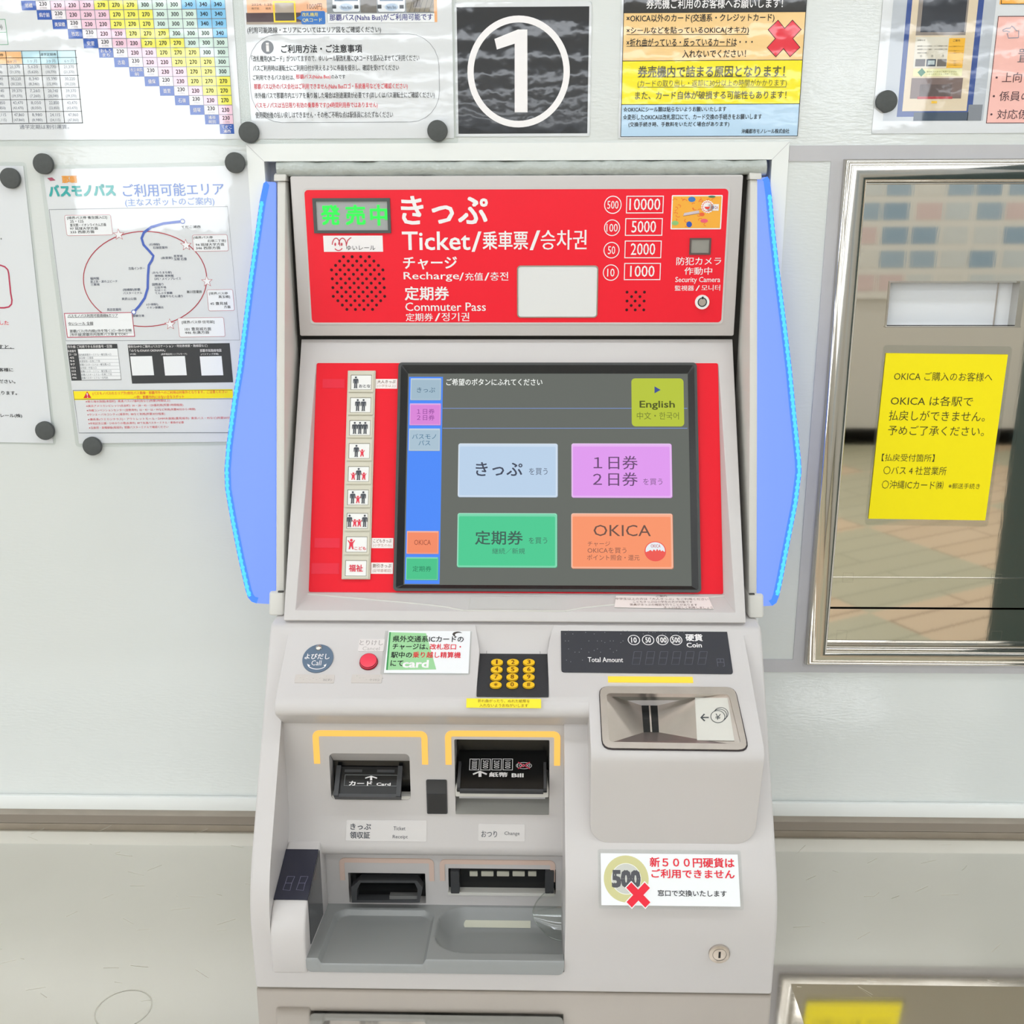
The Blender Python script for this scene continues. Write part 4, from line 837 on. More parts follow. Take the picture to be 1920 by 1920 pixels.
M.flat(HD, [zc(*p) for p in ((325, 440), (340, 395), (560, 355), (568, 395))], .0014, ink('#CFC3CB')); M.line(HD, [zc(325, 440), zc(568, 398)], .0004, .0015, ink('#8A5A50'))
M.flat(HD, [zc(690 + (100 if i % 2 else 88) * math.cos(math.pi * i / 16), 300 + (100 if i % 2 else 88) * math.sin(math.pi * i / 16)) for i in range(32)], .0015, M_white); M.frect(HD, HD.R(1240 + 690 * .125, 350 + 262 * .125, 1240 + 858 * .125, 350 + 360 * .125), .0015, M_white)
for k in range(12): M.line(HD, [zc(690 + r * math.cos(math.pi * k / 7), 300 - r * math.sin(math.pi * k / 7)) for r in (62, 82)], .0004, .0016, dl)
M.circ(HD, zc(685, 300), .0052, .0005, .0016, dl); M.flat(HD, [zc(685 + 40 * math.cos(t), 300 + 40 * math.sin(t)) for t in [math.pi * i / 10 for i in range(11)]], .0016, ink('#E8453A'))
for i, (s, c) in enumerate((('K', '#8A7A78'), ('I', '#4A5A8A'), ('C', '#8A4A58'), ('A', '#C03A44'))): M.tp(HD, s, (1240 + (740 + i * 27) * .125, 350 + 290 * .125, 1240 + (762 + i * 27 - (8 if s == 'I' else 0)) * .125, 350 + 332 * .125), .0017, ink(c), .02)
M.build('sample_card', hp, smooth=0)
# camera window, key lock
M = MB(); b = HD.Q((1293.5, 446.5), (1333, 446), (1332, 477), (1291.5, 478)); M.ring(HD, arc_rect(*b, 0), arc_rect(b[0] + .0018, b[1] + .0018, b[2] - .0018, b[3] - .0018, 0), .0006, .002, mat('camera_rim', '#5C4A48', .5)); M.frect(HD, b, .0010, mat('camera_glass', '#A9A7A1', .2, metal=.6)); M.build('camera_window', hp, smooth=0)
M = MB(); c = HD.loc(1316, 566); M.cyl(HD, c, .0075, .0006, .003, mat('white_ring', '#F2F2F0', .3), n=36); M.circ(HD, c, .0049, .0010, .0033, ink('#1E2A30')); M.disc(HD, c, .0039, .0034, M_steel); M.frect(HD, (c[0] - .0008, c[1] + .0032, c[0] + .0010, c[1] + .0058), .0036, ink('#1E2A30')); M.build('key_lock', hp, smooth=40)

# ---- screen door
do = DR
vbot, vtop = 0.0008, DR.loc(966, 636)[1]
OV = [(HX0, vtop), (HX1, vtop), (HX1, vbot), (HX0, vbot)]
fq = FA.Q((592, 682), (1344, 680), (1358, 1112.5), (581, 1111.5))
iv = [(fq[0] - .0010, DR.loc(966, 677)[1]), (fq[2] + .0010, DR.loc(966, 677)[1]), (fq[2] + .0068, .0108), (fq[0] - .0068, .0108)]
fo = [(fq[0], fq[3]), (fq[2], fq[3]), (fq[2], fq[1]), (fq[0], fq[1])]
D = MB(); A_ = [DR.P(*q) for q in OV]; B_ = [DR.P(*q) for q in iv]; C_ = [FA.P(*q, -.0005) for q in fo]
low = [DR.P(q[0], q[1], -.045) for q in OV]
D.add(A_ + B_ + C_ + low, [f for i in range(4) for f in (((i + 1) % 4, i, 4 + i, 4 + (i + 1) % 4), (4 + (i + 1) % 4, 4 + i, 8 + i, 8 + (i + 1) % 4), (i, (i + 1) % 4, 12 + (i + 1) % 4, 12 + i))] + [(8, 9, 10, 11)], M_body)
D.clean(.0022, 3, 14)
dro = D.build('screen_door', TM, smooth=30)
# shallow moulded ridge under the fascia
b1 = [np.array(B_[3]), np.array(B_[2])]; c1 = [np.array(C_[3]), np.array(C_[2])]
def lip(u, t): return (b1[0] * (1 - u) + b1[1] * u) * t + (c1[0] * (1 - u) + c1[1] * u) * (1 - t)
nl = np.cross(b1[1] - b1[0], c1[0] - b1[0]); nl /= np.linalg.norm(nl); nl = -nl if nl[2] < 0 else nl
R_ = MB()
for sgn in (0, 1):
    pts = [lip((x if not sgn else 1 - x), t) + nl * .0002 for x, t in ((0.0, .12), (.1, .3), (.2, .48), (.3, .68), (.345, .8), (.385, .97))]
    R_.tube(pts, .0011, M_pillar, 8)
R_.tube([lip(.385, .97) + nl * .0002, lip(.615, .97) + nl * .0002], .0009, M_pillar, 8)
LPF = Fr(c1[0] + nl * .0001, c1[1] - c1[0], c1[0] - b1[0])
R_.frame(LPF, LPF.R(880, 1118, 1043, 1143), .0003, .0006, M_pillar); R_.tp(LPF, 'STV-2000 2014年', (1004, 1132, 1042, 1139), .0007, ink('#8E8A83')) if False else None
R_.build('moulded_lip', dro, smooth=60)
fs = MB().rect(FA, fq, -.0004, .0004, M_fred, r=.002)
for px in ((605, 711, 646, 728), (590, 1009, 637, 1027), (584, 1056, 636, 1076)): fs.rect(FA, FA.R(*px), .0005, .0007, mat('red_tape', '#E8203A', .35, spec=.3))
fso = fs.build('screen_fascia', TM, smooth=0)
# selection buttons
colb = FA.Q((652.5, 696), (704.5, 696), (695.5, 1086.6), (641.5, 1086.6))
M_but = mat('button_beige', '#CFCBB9', .4); M_cap = mat('button_cap', '#EDEDEA', .3); mg_ = ink('#4A4E55'); mr_ = ink('#E0344A')
strip = MB().rect(FA, colb, .0004, .0030, M_but).clean(.0006, 2).build('button_strip', TM)
def adult(M, fr, c, h, w, m):
    x, y = c; s = h
    M.disc(fr, (x, y + s * .42), s * .085, w, m, n=14)
    M.flat(fr, [(x + a * s, y + b * s) for a, b in ((-.15, .30), (.15, .30), (.215, .24), (.215, -.08), (.16, -.08), (.14, .16), (.12, .16), (.12, -.44), (.17, -.5), (.02, -.5), (.02, -.1), (-.02, -.1), (-.02, -.5), (-.17, -.5), (-.12, -.44), (-.12, .16), (-.14, .16), (-.16, -.08), (-.215, -.08), (-.215, .24))], w, m)
def child(M, fr, c, h, w, m):
    x, y = c; s = h
    M.disc(fr, (x, y + s * .36), s * .13, w, m, n=14)
    M.flat(fr, [(x + a * s, y + b * s) for a, b in ((-.36, .34), (-.30, .38), (-.13, .2), (.13, .2), (.30, .38), (.36, .34), (.17, .06), (.17, -.15), (.24, -.5), (.12, -.5), (0, -.18), (-.12, -.5), (-.24, -.5), (-.17, -.15), (-.17, .06))], w, m)
bh = (colb[3] - colb[1]) / 9
kinds = ['A', 'AA', 'AAA', 'Ac', 'cAc', 'AcA', 'AccA', 'c', 'F']
for i, kd in enumerate(kinds):
    v1 = colb[3] - i * bh; v0 = v1 - bh
    x0, x1 = colb[0] + .0016, colb[2] - .0016
    M = MB(); M.ring(FA, arc_rect(x0, v0 + .0008, x1, v1 - .0012, .0006), arc_rect(x0 + .0022, v0 + .0032, x1 - .0022, v1 - .0052, .0004), .0030, .0044, M_but)
    cpx = (x0 + .0024, v0 + .0034, x1 - .0024, v1 - .0054)
    M.rect(FA, cpx, .0030, .0038, M_cap); M.frame(FA, (cpx[0] - .0003, cpx[1] - .0003, cpx[2] + .0003, cpx[3] + .0003), .0006, .0039, ink('#7C7868'))
    ym = (cpx[1] + cpx[3]) / 2; xm = (cpx[0] + cpx[2]) / 2; H = (cpx[3] - cpx[1]); h = H * .8
    if kd == 'A': adult(M, FA, (cpx[0] + .0052, ym), h, .0042, mg_); M.text(FA, 'おとな', (cpx[0] + .0088, cpx[1] + .0022, cpx[2] - .0010, cpx[1] + .0058), .0042, mg_, .012)
    elif kd == 'c': child(M, FA, (cpx[0] + .0054, ym + .0004), h * .86, .0042, mr_); M.text(FA, 'こども', (cpx[0] + .0090, cpx[1] + .0022, cpx[2] - .0010, cpx[1] + .0058), .0042, mr_, .012)
    elif kd == 'F': M.text(FA, '福祉', (xm - .0074, ym - .0036, xm + .0074, ym + .0038), .0042, mr_, .02)
    else:
        nk = len(kd); sp = {2: .0062, 3: .0056, 4: .0046}[nk]
        if kd in ('cAc', 'AcA'): sp = .0056
        xs = [(j - (nk - 1) / 2) * sp for j in range(nk)]
        if kd == 'AccA': xs = [-.0082, -.0026, .0022, .0078]
        for j, ch in enumerate(kd):
            if ch == 'A': adult(M, FA, (xm + xs[j], ym), h, .0042, mg_)
            else: child(M, FA, (xm + xs[j], ym - h * .17), h * .62, .0042, mr_)
    M.build('select_button', strip, smooth=0)
for px, s1, s2 in (((704.5, 711, 745, 729), '大人きっぷ', '(小学生以上)'), ((697, 1009, 737.5, 1028), 'こどもきっぷ', '(小学生のみ)'), ((696, 1055, 737, 1076), '割引きっぷ', '(証明書確認)')):
    M = MB(); b = FA.R(*px); M.rect(FA, b, .0004, .0008, mat('paper_sticker', '#F3EDEA', .5)); hh = b[3] - b[1]; ww = b[2] - b[0]; t_ = ink('#70503F')
    M.text(FA, s1, (b[0] + ww * .08, b[1] + hh * .54, b[2] - ww * .08, b[3] - hh * .1), .0009, t_, .012); M.text(FA, s2, (b[0] + ww * .08, b[1] + hh * .1, b[2] - ww * .08, b[1] + hh * .44), .0009, ink('#B88A7C')); M.build('ticket_sticker', TM, smooth=0)

# ---- touchscreen
so = FA.Q((748, 682.5), (1305, 681), (1314, 1110.5), (738, 1109.5)); si = FA.Q((765, 702), (1289, 700), (1297, 1099.5), (757, 1096))
M = MB(); r1 = arc_rect(*so, .004); o1 = .0028
M.ring(FA, arc_rect(*so, .004), arc_rect(so[0] + o1, so[1] + o1, so[2] - o1, so[3] - o1, .002), .0004, .0042, mat('bezel_rim', '#3A3D3C', .4))
ra = arc_rect(so[0] + o1, so[1] + o1, so[2] - o1, so[3] - o1, .002); rb2 = arc_rect(*si, .0005); nq = len(ra)
M.add([FA.P(*q, .0040) for q in ra] + [FA.P(*q, .0008) for q in rb2], [(i, (i + 1) % nq, nq + (i + 1) % nq, nq + i) for i in range(nq)], M_black)
bz = M.build('screen_bezel', TM, smooth=0)
M = MB(); d0 = .0009; M.frect(FA, si, d0, lit('#656963'))
L1, L2, L3 = d0 + .0001, d0 + .0002, d0 + .0003
def btn(px, c, r=.0014, hi='#FFFFFF', q=None):
    b = FA.Q(*q) if q else FA.R(*px)
    rgb = [int(c[i:i + 2], 16) for i in (1, 3, 5)]; mixc = lambda f, t: '#%02X%02X%02X' % tuple(int(a + (t - a) * f) for a in rgb)
    big = r > .001; r = .0022 if big else .0005; k = 1 if big else .5
    M.frect(FA, b, L1, lit(mixc(.18, 70)), r=r); M.frect(FA, (b[0], b[1] + .0006, b[2] - .0006, b[3]), L2, lit(mixc(.50, 255)), r=r)
    M.frect(FA, (b[0] + .0007 * k, b[1] + .0008, b[2] - .0012 * k, b[3] - .0008 * k), L2 + .00003, lit(mixc(.26, 255)), r=r * .8); M.frect(FA, (b[0] + .0016 * k, b[1] + .0022 * k, b[2] - .0024 * k, b[3] - .0034 * k), L2 + .00006, lit(c), r=r * .6)
    return b
sb = FA.Q((767, 707), (830.5, 707), (824.5, 1095), (759, 1095)); M.frect(FA, sb, L1 - .00005, lit('#4C8BFA'))
TT = lambda s, b, c, bold=.0: M.tp(FA, s, b, L3, lit(c), bold)
btn((770, 710, 827.5, 751), '#A2BBCB', .0004); TT('きっぷ', (782, 727, 816, 736.5), '#38607C')
btn((768.5, 757, 827, 798), '#DA86D9', .0004); TT('１日券', (782, 767, 815, 777), '#8A3D94'); TT('２日券', (782, 778.5, 815, 788.5), '#8A3D94')
btn((767, 804, 825.5, 846), '#ABC2D2', .0004); TT('バスモノ', (773, 814, 818, 823.5), '#3C6F90'); TT('パス', (785, 826, 807, 835.5), '#3C6F90')
btn((763, 996, 823, 1039), '#F58C66', .0004); TT('OKICA', (777, 1012.5, 808, 1022), '#9C4A38')
btn((761.5, 1045, 822, 1088), '#48C48C', .0004); TT('定期券', (774, 1061.5, 809, 1072), '#1F7A58')
for y in (766, 803.3): M.line(FA, [FA.loc(830, y), FA.loc(1288.5, y)], .0006, L1, lit('#7F9BDA'))
TT('ご希望のボタンにふれてください', (837, 710.5, 1017, 723.5), '#F4F7F2', .012)
M.frect(FA, FA.R(1184, 710, 1282, 800), L1 + .00005, lit('#B8C63A'), r=.004); M.flat(FA, [FA.loc(*q) for q in ((1227, 725), (1238.5, 731.5), (1227, 738))][::-1], L2, lit('#3E4F92'))
TT('English', (1199, 752, 1265, 769), '#4D5518', .016); TT('中文・한국어', (1194, 773, 1272.5, 787), '#6E7A28')
btn((859, 832, 1046, 933), '#BBD2EA'); TT('きっぷ', (892, 867, 979.7, 893), '#3F4659', .012); TT('を買う', (992, 878, 1026.7, 891), '#5A6478')
btn((1071.5, 832, 1260, 934), '#E19BF0'); TT('１日券', (1112.8, 855, 1195.5, 880.6), '#6A4874', .008); TT('２日券', (1111.7, 886, 1195.5, 911.6), '#6A4874', .008); TT('を買う', (1205.8, 897.7, 1241.8, 909.8), '#7D5A88')
btn((857.5, 962.5, 1045, 1064.7), '#4CCB93'); TT('定期券', (891, 995.4, 980.4, 1021.7), '#3C5F55', .012); TT('を買う', (991.4, 1008, 1026, 1020), '#3F6F60'); TT('継続／新規', (923, 1028, 984, 1039), '#3F6F60')
btn((1071, 963, 1262, 1067), '#FA966B'); TT('OKICA', (1112.8, 984.5, 1220, 1005.6), '#6E5046'); TT('チャージ', (1101.8, 1015.5, 1143.8, 1024.6), '#86584A'); TT('OKICAを買う', (1101.5, 1027, 1174.4, 1037.7), '#86584A'); TT('ポイント照会・還元', (1100.7, 1040.3, 1199, 1051), '#86584A')
c = FA.loc(1228.4, 1034); M.disc(FA, c, .0112, L3, lit('#EF5A52'), rv=.0105); M.disc(FA, (c[0], c[1] + .0008), .0100, L3 + .00005, lit('#E9F1F6'), rv=.0088, n=32)
M.flat(FA, [(c[0] + .0102 * math.cos(t), c[1] - .001 + .0092 * math.sin(t)) for t in [math.pi + math.pi * i / 12 for i in range(13)]] + [(c[0] + x, c[1] + y) for x, y in ((.0075, .001), (.006, .0), (.005, .002), (.0032, .0005), (.002, .0028), (.0005, .0002), (-.0015, .0022), (-.003, .0), (-.005, .0015), (-.007, .0002))], L3 + .0001, lit('#EF5A52'))
M.tp(FA, 'OKICA', (1220, 1021, 1238, 1027), L3 + .0003, lit('#C24A5A'), .01)
M.build('touchscreen_display', bz, smooth=0)
# paper sticker on the lip of the door
LB_ = Fr(c1[0] + nl * .0009, c1[1] - c1[0], c1[0] - b1[0])
M = MB(); pq = [LB_.loc(*q) for q in ((1155, 1117.5), (1328, 1120), (1338, 1142), (1152, 1139))]; M.prism(LB_, pq[::-1], 0, .0004, mat('sticker_white', '#F4ECE8', .5)); t_ = ink('#7A6560')
for k, (s, x0, x1) in enumerate((('ご案内', 1230, 1250), ('中学生以上の方は「大人きっぷ」をご利用ください', 1154, 1328), ('こどもきっぷは小学生の方が対象です', 1187, 1298), ('係員がきっぷの確認を行うことがあります', 1181, 1307), ('きっぷは正しく利用しましょう', 1245, 1336))): M.tp(LB_, s, (x0, 1116.5 + k * 5.4, x1, 1120.6 + k * 5.4), .0006, t_)
M.build('guidance_sticker', TM, smooth=0)

# ---- console controls
def onC(name, m, **k): return m.build(name, TM, **k)
M = MB(); b = CP.R(567.5, 1209.5, 625, 1262); c = ((b[0] + b[2]) / 2, (b[1] + b[3]) / 2); M.cyl(CP, c, (b[2] - b[0]) / 2, .0, .0012, mat('call_blue', '#5F7287', .4), rv=(b[3] - b[1]) / 2, n=48)
M.tp(CP, 'よびだし', (572, 1227, 618.6, 1237.6), .0014, M_white, .016); M.tp(CP, 'Call', (584.5, 1239.6, 603, 1249), .0014, M_white)
M.line(CP, [CP.loc(594.5 + 17 * math.sin(t), 1247 + 9 * math.cos(t)) for t in [math.radians(a) for a in range(-80, 81, 10)]], .0008, .0014, M_white)
for sx in (-1, 1): M.flat(CP, [CP.loc(594.5 + sx * 18.5, 1246), CP.loc(594.5 + sx * 15.5, 1252), CP.loc(594.5 + sx * 12.5, 1249)][::sx], .0015, M_white)
cd = onC('call_plate', M, smooth=0); M = MB(); M.dome(CP, CP.loc(598, 1216), .0034, .0022, .0012, M_chrome, n=20); M.build('screw', cd, smooth=60)
M = MB(); b = CP.R(675, 1228.5, 708, 1256.5); c = ((b[0] + b[2]) / 2, (b[1] + b[3]) / 2); M.cyl(CP, c, .0092, 0, .0012, ink('#8A1526'), rv=.0092); M.cyl(CP, c, .0086, .0012, .0042, mat('button_red', '#EF3F56', .35), rv=.0086).clean(.0006, 2, 40, False); onC('cancel_button', M)
M = MB(); M.rect(CP, CP.R(672.5, 1199, 721, 1221.5), 0, .0005, mat('faded_label', '#E2DCD9', .4), r=.001); fg = ink('#B5AFAB'); M.tp(CP, 'とりけし', (674.5, 1201, 718.5, 1210.5), .0006, ink('#A39C99'), .01); M.tp(CP, 'Cancel', (680, 1213, 712, 1220), .0006, fg); onC('cancel_label', M, smooth=0)
for px, s in (((553, 1265, 627, 1281), 'ヨビダシ'), ((659, 1265, 716, 1281), 'トリケシ')):
    M = MB(); M.rect(CP, CP.R(*px), 0, .0004, mat('braille_label', '#CBC4BE', .4), r=.001); rr = random.Random(int(px[0])); b = CP.R(*px)
    for k in range(9): M.dome(CP, (b[0] + .005 + k * .0032, b[1] + .004 + rr.choice([0, .002, .004])), .0006, .0004, .0004, M_pillar, n=8, k=2)
    M.tp(CP, s, (px[2] - 21, 1273, px[2] - 4, 1277.5), .0006, ink('#77716D')); onC('braille_label', M, smooth=0)
# IC card notice
M = MB(); q = CP.Q((723, 1177), (885, 1177), (882, 1266), (713, 1266)); b = CP.Q((729, 1180), (882, 1180), (879, 1263), (720, 1263)); M.rect(CP, b, .0003, .0006, M_paper)
P = lambda *p: CP.loc(*p); M.flat(CP, [P(*p) for p in ((724, 1257), (818, 1256), (799, 1188), (730, 1186))], .0007, ink('#9ED39C')); M.flat(CP, [P(*p) for p in ((724, 1257), (727, 1257), (733, 1186), (730, 1186))], .0008, ink('#3F9A55'))
M.tp(CP, 'card', (755, 1238, 804, 1253), .0008, M_white, .03); TT2 = lambda s, bx, c=K: M.tp(CP, s, bx, .0009, c, .014)
TT2('県外交通系ICカードの', (736.6, 1193, 869.5, 1205)); TT2('チャージは、', (736, 1208, 803, 1219)); TT2('改札窓口・', (806, 1208, 864.5, 1219), RED); TT2('駅中の', (733.5, 1223, 772.5, 1234.6)); TT2('乗り越し精算機', (774, 1223, 864, 1234.6), RED); TT2('にて', (732.5, 1239, 756, 1250))
M.flat(CP, [P(858 + 9.5 * math.cos(t), 1190 + 5 * math.sin(t)) for t in [2 * math.pi * i / 20 for i in range(20)]][::-1], .0008, ink('#4A4440')); M.flat(CP, [P(862 + 9 * math.cos(t), 1191.5 + 4 * math.sin(t)) for t in [2 * math.pi * i / 20 for i in range(20)]][::-1], .0009, M_paper)
ic = onC('card_notice', M, smooth=0); M = MB(); M.ring(CP, arc_rect(*q, .002), arc_rect(*b, .0005), .0003, .0006, M_film2); M.build('laminate', ic, smooth=0)
# keypad
KF = Fr((0, -.2172, .2729), (1, 0, 0), (0, .0537, .0216)); M = MB(); kb2 = (kb[0] - .0004, 0.0002, kb[2] + .0004, .0572)
M.rect(KF, kb2, .0001, .0016, mat('keypad_black', '#2B2D30', .55, bump=.2, bscale=900), r=.0008).clean(.0004, 1); M.frame(KF, KF.R(912, 1222, 1013, 1232), .0003, .0018, M_charc); kpo = M.build('keypad', TM)
M_key = mat('key_yellow', '#F5C319', .35); kt_ = ink('#6A3A10')
cols = ((932, 961.8, 991.6), (931.3, 961.3, 991.6), (930.3, 960.6, 991.4), (929.6, 960.4, 991.2)); rowsy = (1242.8, 1256.5, 1270.5, 1285); ks = ('123', '456', '789', '*0#')
for r in range(4):
    for k in range(3):
        b = KF.R(cols[r][k] - 11.4, rowsy[r] - 6.2, cols[r][k] + 11.4, rowsy[r] + 6.2, .0025); c = ((b[0] + b[2]) / 2, (b[1] + b[3]) / 2); ru, rv = (b[2] - b[0]) / 2, (b[3] - b[1]) / 2
        M = MB(); M.cyl(KF, c, ru + .0005, .0016, .0019, M_black, rv=rv + .0005); M.prism(KF, ell(*c, ru, rv, 32), .0016, .0036, M_key); M.clean(.0004, 2, 40, False)
        s = ks[r][k]; hh = rv * (.62 if s != '*' else .45); M.text(KF, s, (c[0] - (.0017 if s != '1' else .0010), c[1] - hh, c[0] + (.0017 if s != '1' else .0006), c[1] + hh), .0039, kt_, .01); M.build('key', kpo, smooth=40)
LIP = yz(-.2262, .2600, -.2185, .2718)
M = MB(); YQ = CP.Q((875, 1309), (1015, 1309), (1014, 1328), (874, 1327)); LQ = LIP.Q((875, 1310), (1015, 1310), (1014, 1328), (874, 1327))
LF2 = Fr((0, -.2268, .2660), (1, 0, 0), (0, .0062, .0100)); LQ = LF2.Q((875, 1310), (1015, 1310), (1014, 1328), (874, 1327)); M.rect(LF2, LQ, .0, .0006, mat('sticker_yellow', '#FBE51C', .45)); M.tp(LF2, '折れ曲がったり、ぬれた紙幣を', (896, 1311.5, 993, 1317.5), .0008, ink('#7A5A12')); M.tp(LF2, '入れないようおねがいします', (899, 1319.5, 990, 1326), .0008, ink('#7A5A12')); onC('yellow_sticker', M, smooth=0)
# amount display
M = MB(); b = CP.Q((1051.5, 1179.5), (1363, 1181.5), (1374.5, 1264.5), (1052.5, 1261)); qd = [CP.loc(*p) for p in ((1052.5, 1261), (1374.5, 1264.5), (1362.5, 1181.5), (1051.5, 1179.5))]
def rounded_quad(q, r=.003):
    o = []
    for i in range(len(q)):
        p0, p, p1 = (np.array(q[i - 1]), np.array(q[i]), np.array(q[(i + 1) % len(q)]))
        a = p + (p0 - p) / np.linalg.norm(p0 - p) * r; c = p + (p1 - p) / np.linalg.norm(p1 - p) * r
        for t in (0, .25, .5, .75, 1): o.append(tuple(a * (1 - t) ** 2 + 2 * p * t * (1 - t) + c * t * t))
    return o
M.prism(CP, rounded_quad(qd), 0, .0010, mat('display_smoke', '#3A3B42', .22))
for x, s in ((1188.4, '10'), (1215, '50'), (1241.6, '100'), (1267.5, '500')):
    M.circ(CP, CP.loc(x, 1201.3), .0061, .0008, .0012, M_white); ww = 5.2 if len(s) == 2 else 8; M.tp(CP, s, (x - ww, 1196.3, x + ww, 1206.5), .0013, M_white, .02)
M.tp(CP, '硬貨', (1285, 1190, 1317, 1203.5), .0012, M_white, .03); M.tp(CP, 'Coin', (1287, 1206.5, 1315.5, 1215.3), .0012, M_white, .02); M.tp(CP, 'Total Amount', (1102, 1233.6, 1168, 1242.8), .0012, M_white, .01)
sg = ink('#5A5B66'); br_ = ink('#77787E')
def seg7(M, fr, x0, y0, x1, y1, w, m, k=.0006):
    a = fr.loc(x0, y0); b = fr.loc(x1, y0); c = fr.loc(x1 - 2, (y0 + y1) / 2); d = fr.loc(x1 - 4, y1); e = fr.loc(x0 - 4, y1); f = fr.loc(x0 - 2, (y0 + y1) / 2)
    M.line(fr, [a, b, c, d, e, f, a], k, w, m); M.line(fr, [f, c], k, w, m)
for k in range(6): seg7(M, CP, 1189 + k * 24.6, 1223, 1203 + k * 24.6, 1247, .0012, sg)
M.tp(CP, '円', (1344, 1236, 1358, 1251), .0012, sg)
rr = random.Random(4)
for yy, xs in ((1187, range(1060, 1300, 6)), (1203, range(1060, 1180, 6)), (1221, range(1066, 1166, 6)), (1239, range(1062, 1098, 6))):
    for x in xs:
        if rr.random() < .62: M.disc(CP, CP.loc(x + rr.choice([0, 2]), yy + rr.choice([-3, 0, 3])), .0005, .0012, br_, n=8)
onC('amount_display', M, smooth=0)
M_amb = glow('#FFD93B', 1.0); M_org = glow('#FFC45C', 1.02)
M = MB(); M.rect(CP, CP.Q((1140, 1268.6), (1299, 1271), (1299, 1281), (1140, 1279)), 0, .0012, M_amb); onC('coin_light', M, smooth=0)
# coin inlet
co_o = rounded_quad([CP.loc(*p) for p in ((1130, 1404.5), (1402, 1408), (1377, 1290.5), (1124, 1289))], .009); co_o2 = rounded_quad([CP.loc(*p) for p in ((1128.5, 1406), (1405, 1409.5), (1378.5, 1289), (1122.5, 1287.5))], .0095); co_i = rounded_quad([CP.loc(*p) for p in ((1142, 1393), (1389, 1397), (1366.5, 1304), (1137, 1302))], .004)
M = MB(); M.ring(CP, co_o2, co_o, 0, .0008, ink('#3A3436')); M.ring(CP, co_o, co_i, -.004, .0022, M_steel)
ci_ = onC('coin_bezel', M, smooth=30)
M = MB(); q0 = [CP.loc(*p) for p in ((1137, 1302), (1366.5, 1304), (1389, 1397), (1142, 1393))]
sl = [CP.loc(*p, -.02) for p in ((1203, 1319), (1233, 1319), (1236, 1371), (1207, 1371))]; pw = [CP.loc(*p, -.004) for p in ((1301, 1306), (1370, 1306), (1378, 1388), (1309, 1384))]
h_ = -.0005; dq = -.022
V_ = [CP.P(*p, h_) for p in q0] + [CP.P(*p, dq) for p in sl] + [CP.P(*p, -.006) for p in (pw[0], pw[3])]
M.add(V_, [(0, 3, 7, 4), (5, 6, 9, 8), (8, 9, 2, 1)], M_steel); M.add(V_, [(0, 4, 5, 8, 1)], mat('funnel_top', '#8D8C84', .4, metal=.8)); M.add(V_, [(3, 2, 9, 6, 7)], mat('funnel_floor', '#B4ABA8', .4, metal=.9))
M.build('coin_funnel', ci_, smooth=0)
M = MB(); M.add([CP.P(*p, dq) for p in sl], [(0, 3, 2, 1)], M_black); m0 = [(np.array(sl[0]) + np.array(sl[1])) / 2, (np.array(sl[3]) + np.array(sl[2])) / 2]; M.line(CP, [tuple(m0[0]), tuple(m0[1])], .0016, dq + .0006, M_steel); M.build('coin_slot', ci_, smooth=0)
M = MB(); e0 = np.array(CP.P(*pw[0], -.006)); e3 = np.array(CP.P(*pw[3], -.006)); e1 = np.array(CP.P(*q0[1], h_)); e2 = np.array(CP.P(*q0[2], h_)); PL = Fr(e3, e2 - e3, e0 - e3); M.prism(PL, [PL.loc(*p, .0008) for p in ((1307, 1388), (1377, 1389), (1364, 1309), (1303, 1308))], .0004, .0010, mat('label_steel', '#D5D3CA', .4)); dk = ink('#4A4E50')
M.line(PL, [PL.loc(1316, 1346.5), PL.loc(1329, 1346.5)], .0014, .0012, dk); M.line(PL, [PL.loc(1321, 1340), PL.loc(1314.5, 1346.5), PL.loc(1321.5, 1353)], .0014, .0012, dk)
for dx, dy in ((6, -6), (3.5, -3), (0, 0)):
    c = PL.loc(1346 + dx, 1345 + dy); 
    if dx == 0: M.disc(PL, c, .0066, .00125, mat('label_steel', '#D5D3CA', .4))
    M.circ(PL, c, .0068, .0006, .0013 + (.0001 if dx == 0 else -.0001), dk)
M.tp(PL, '¥', (1341, 1340, 1351, 1351), .0014, dk); M.build('coin_label', ci_, smooth=0)
# light brackets
def bracket(fr, x0, y0, x1, y1, yl, t, m, name, r=.007):
    a = fr.R(x0, y0, x1, yl); tt = t; n = 6; o = [(a[0], a[1])] + [(a[0] + r - r * math.cos(math.radians(k * 15)), a[3] - r + r * math.sin(math.radians(k * 15))) for k in range(7)] + [(a[2] - r + r * math.sin(math.radians(k * 15)), a[3] - r + r * math.cos(math.radians(k * 15))) for k in range(7)] + [(a[2], a[1])]
    r2 = r - tt * .9; i_ = [(a[0] + tt, a[1])] + [(a[0] + tt + r2 - r2 * math.cos(math.radians(k * 15)), a[3] - tt - r2 + r2 * math.sin(math.radians(k * 15))) for k in range(7)] + [(a[2] - tt - r2 + r2 * math.sin(math.radians(k * 15)), a[3] - tt - r2 + r2 * math.cos(math.radians(k * 15))) for k in range(7)] + [(a[2] - tt, a[1])]
    M = MB(); k = len(o); M.add([fr.P(*p, .0009) for p in o] + [fr.P(*p, .0009) for p in i_] + [fr.P(*p, -.001) for p in o] + [fr.P(*p, -.001) for p in i_], [f for j in range(k - 1) for f in ((j, k + j, k + j + 1, j + 1), (j, j + 1, 2 * k + j + 1, 2 * k + j), (k + j, 3 * k + j, 3 * k + j + 1, k + j + 1))] + [(0, 2 * k, 3 * k, k), (k - 1, 2 * k - 1, 4 * k - 1, 3 * k - 1)], m)
    return M.build(name, TM, smooth=0)
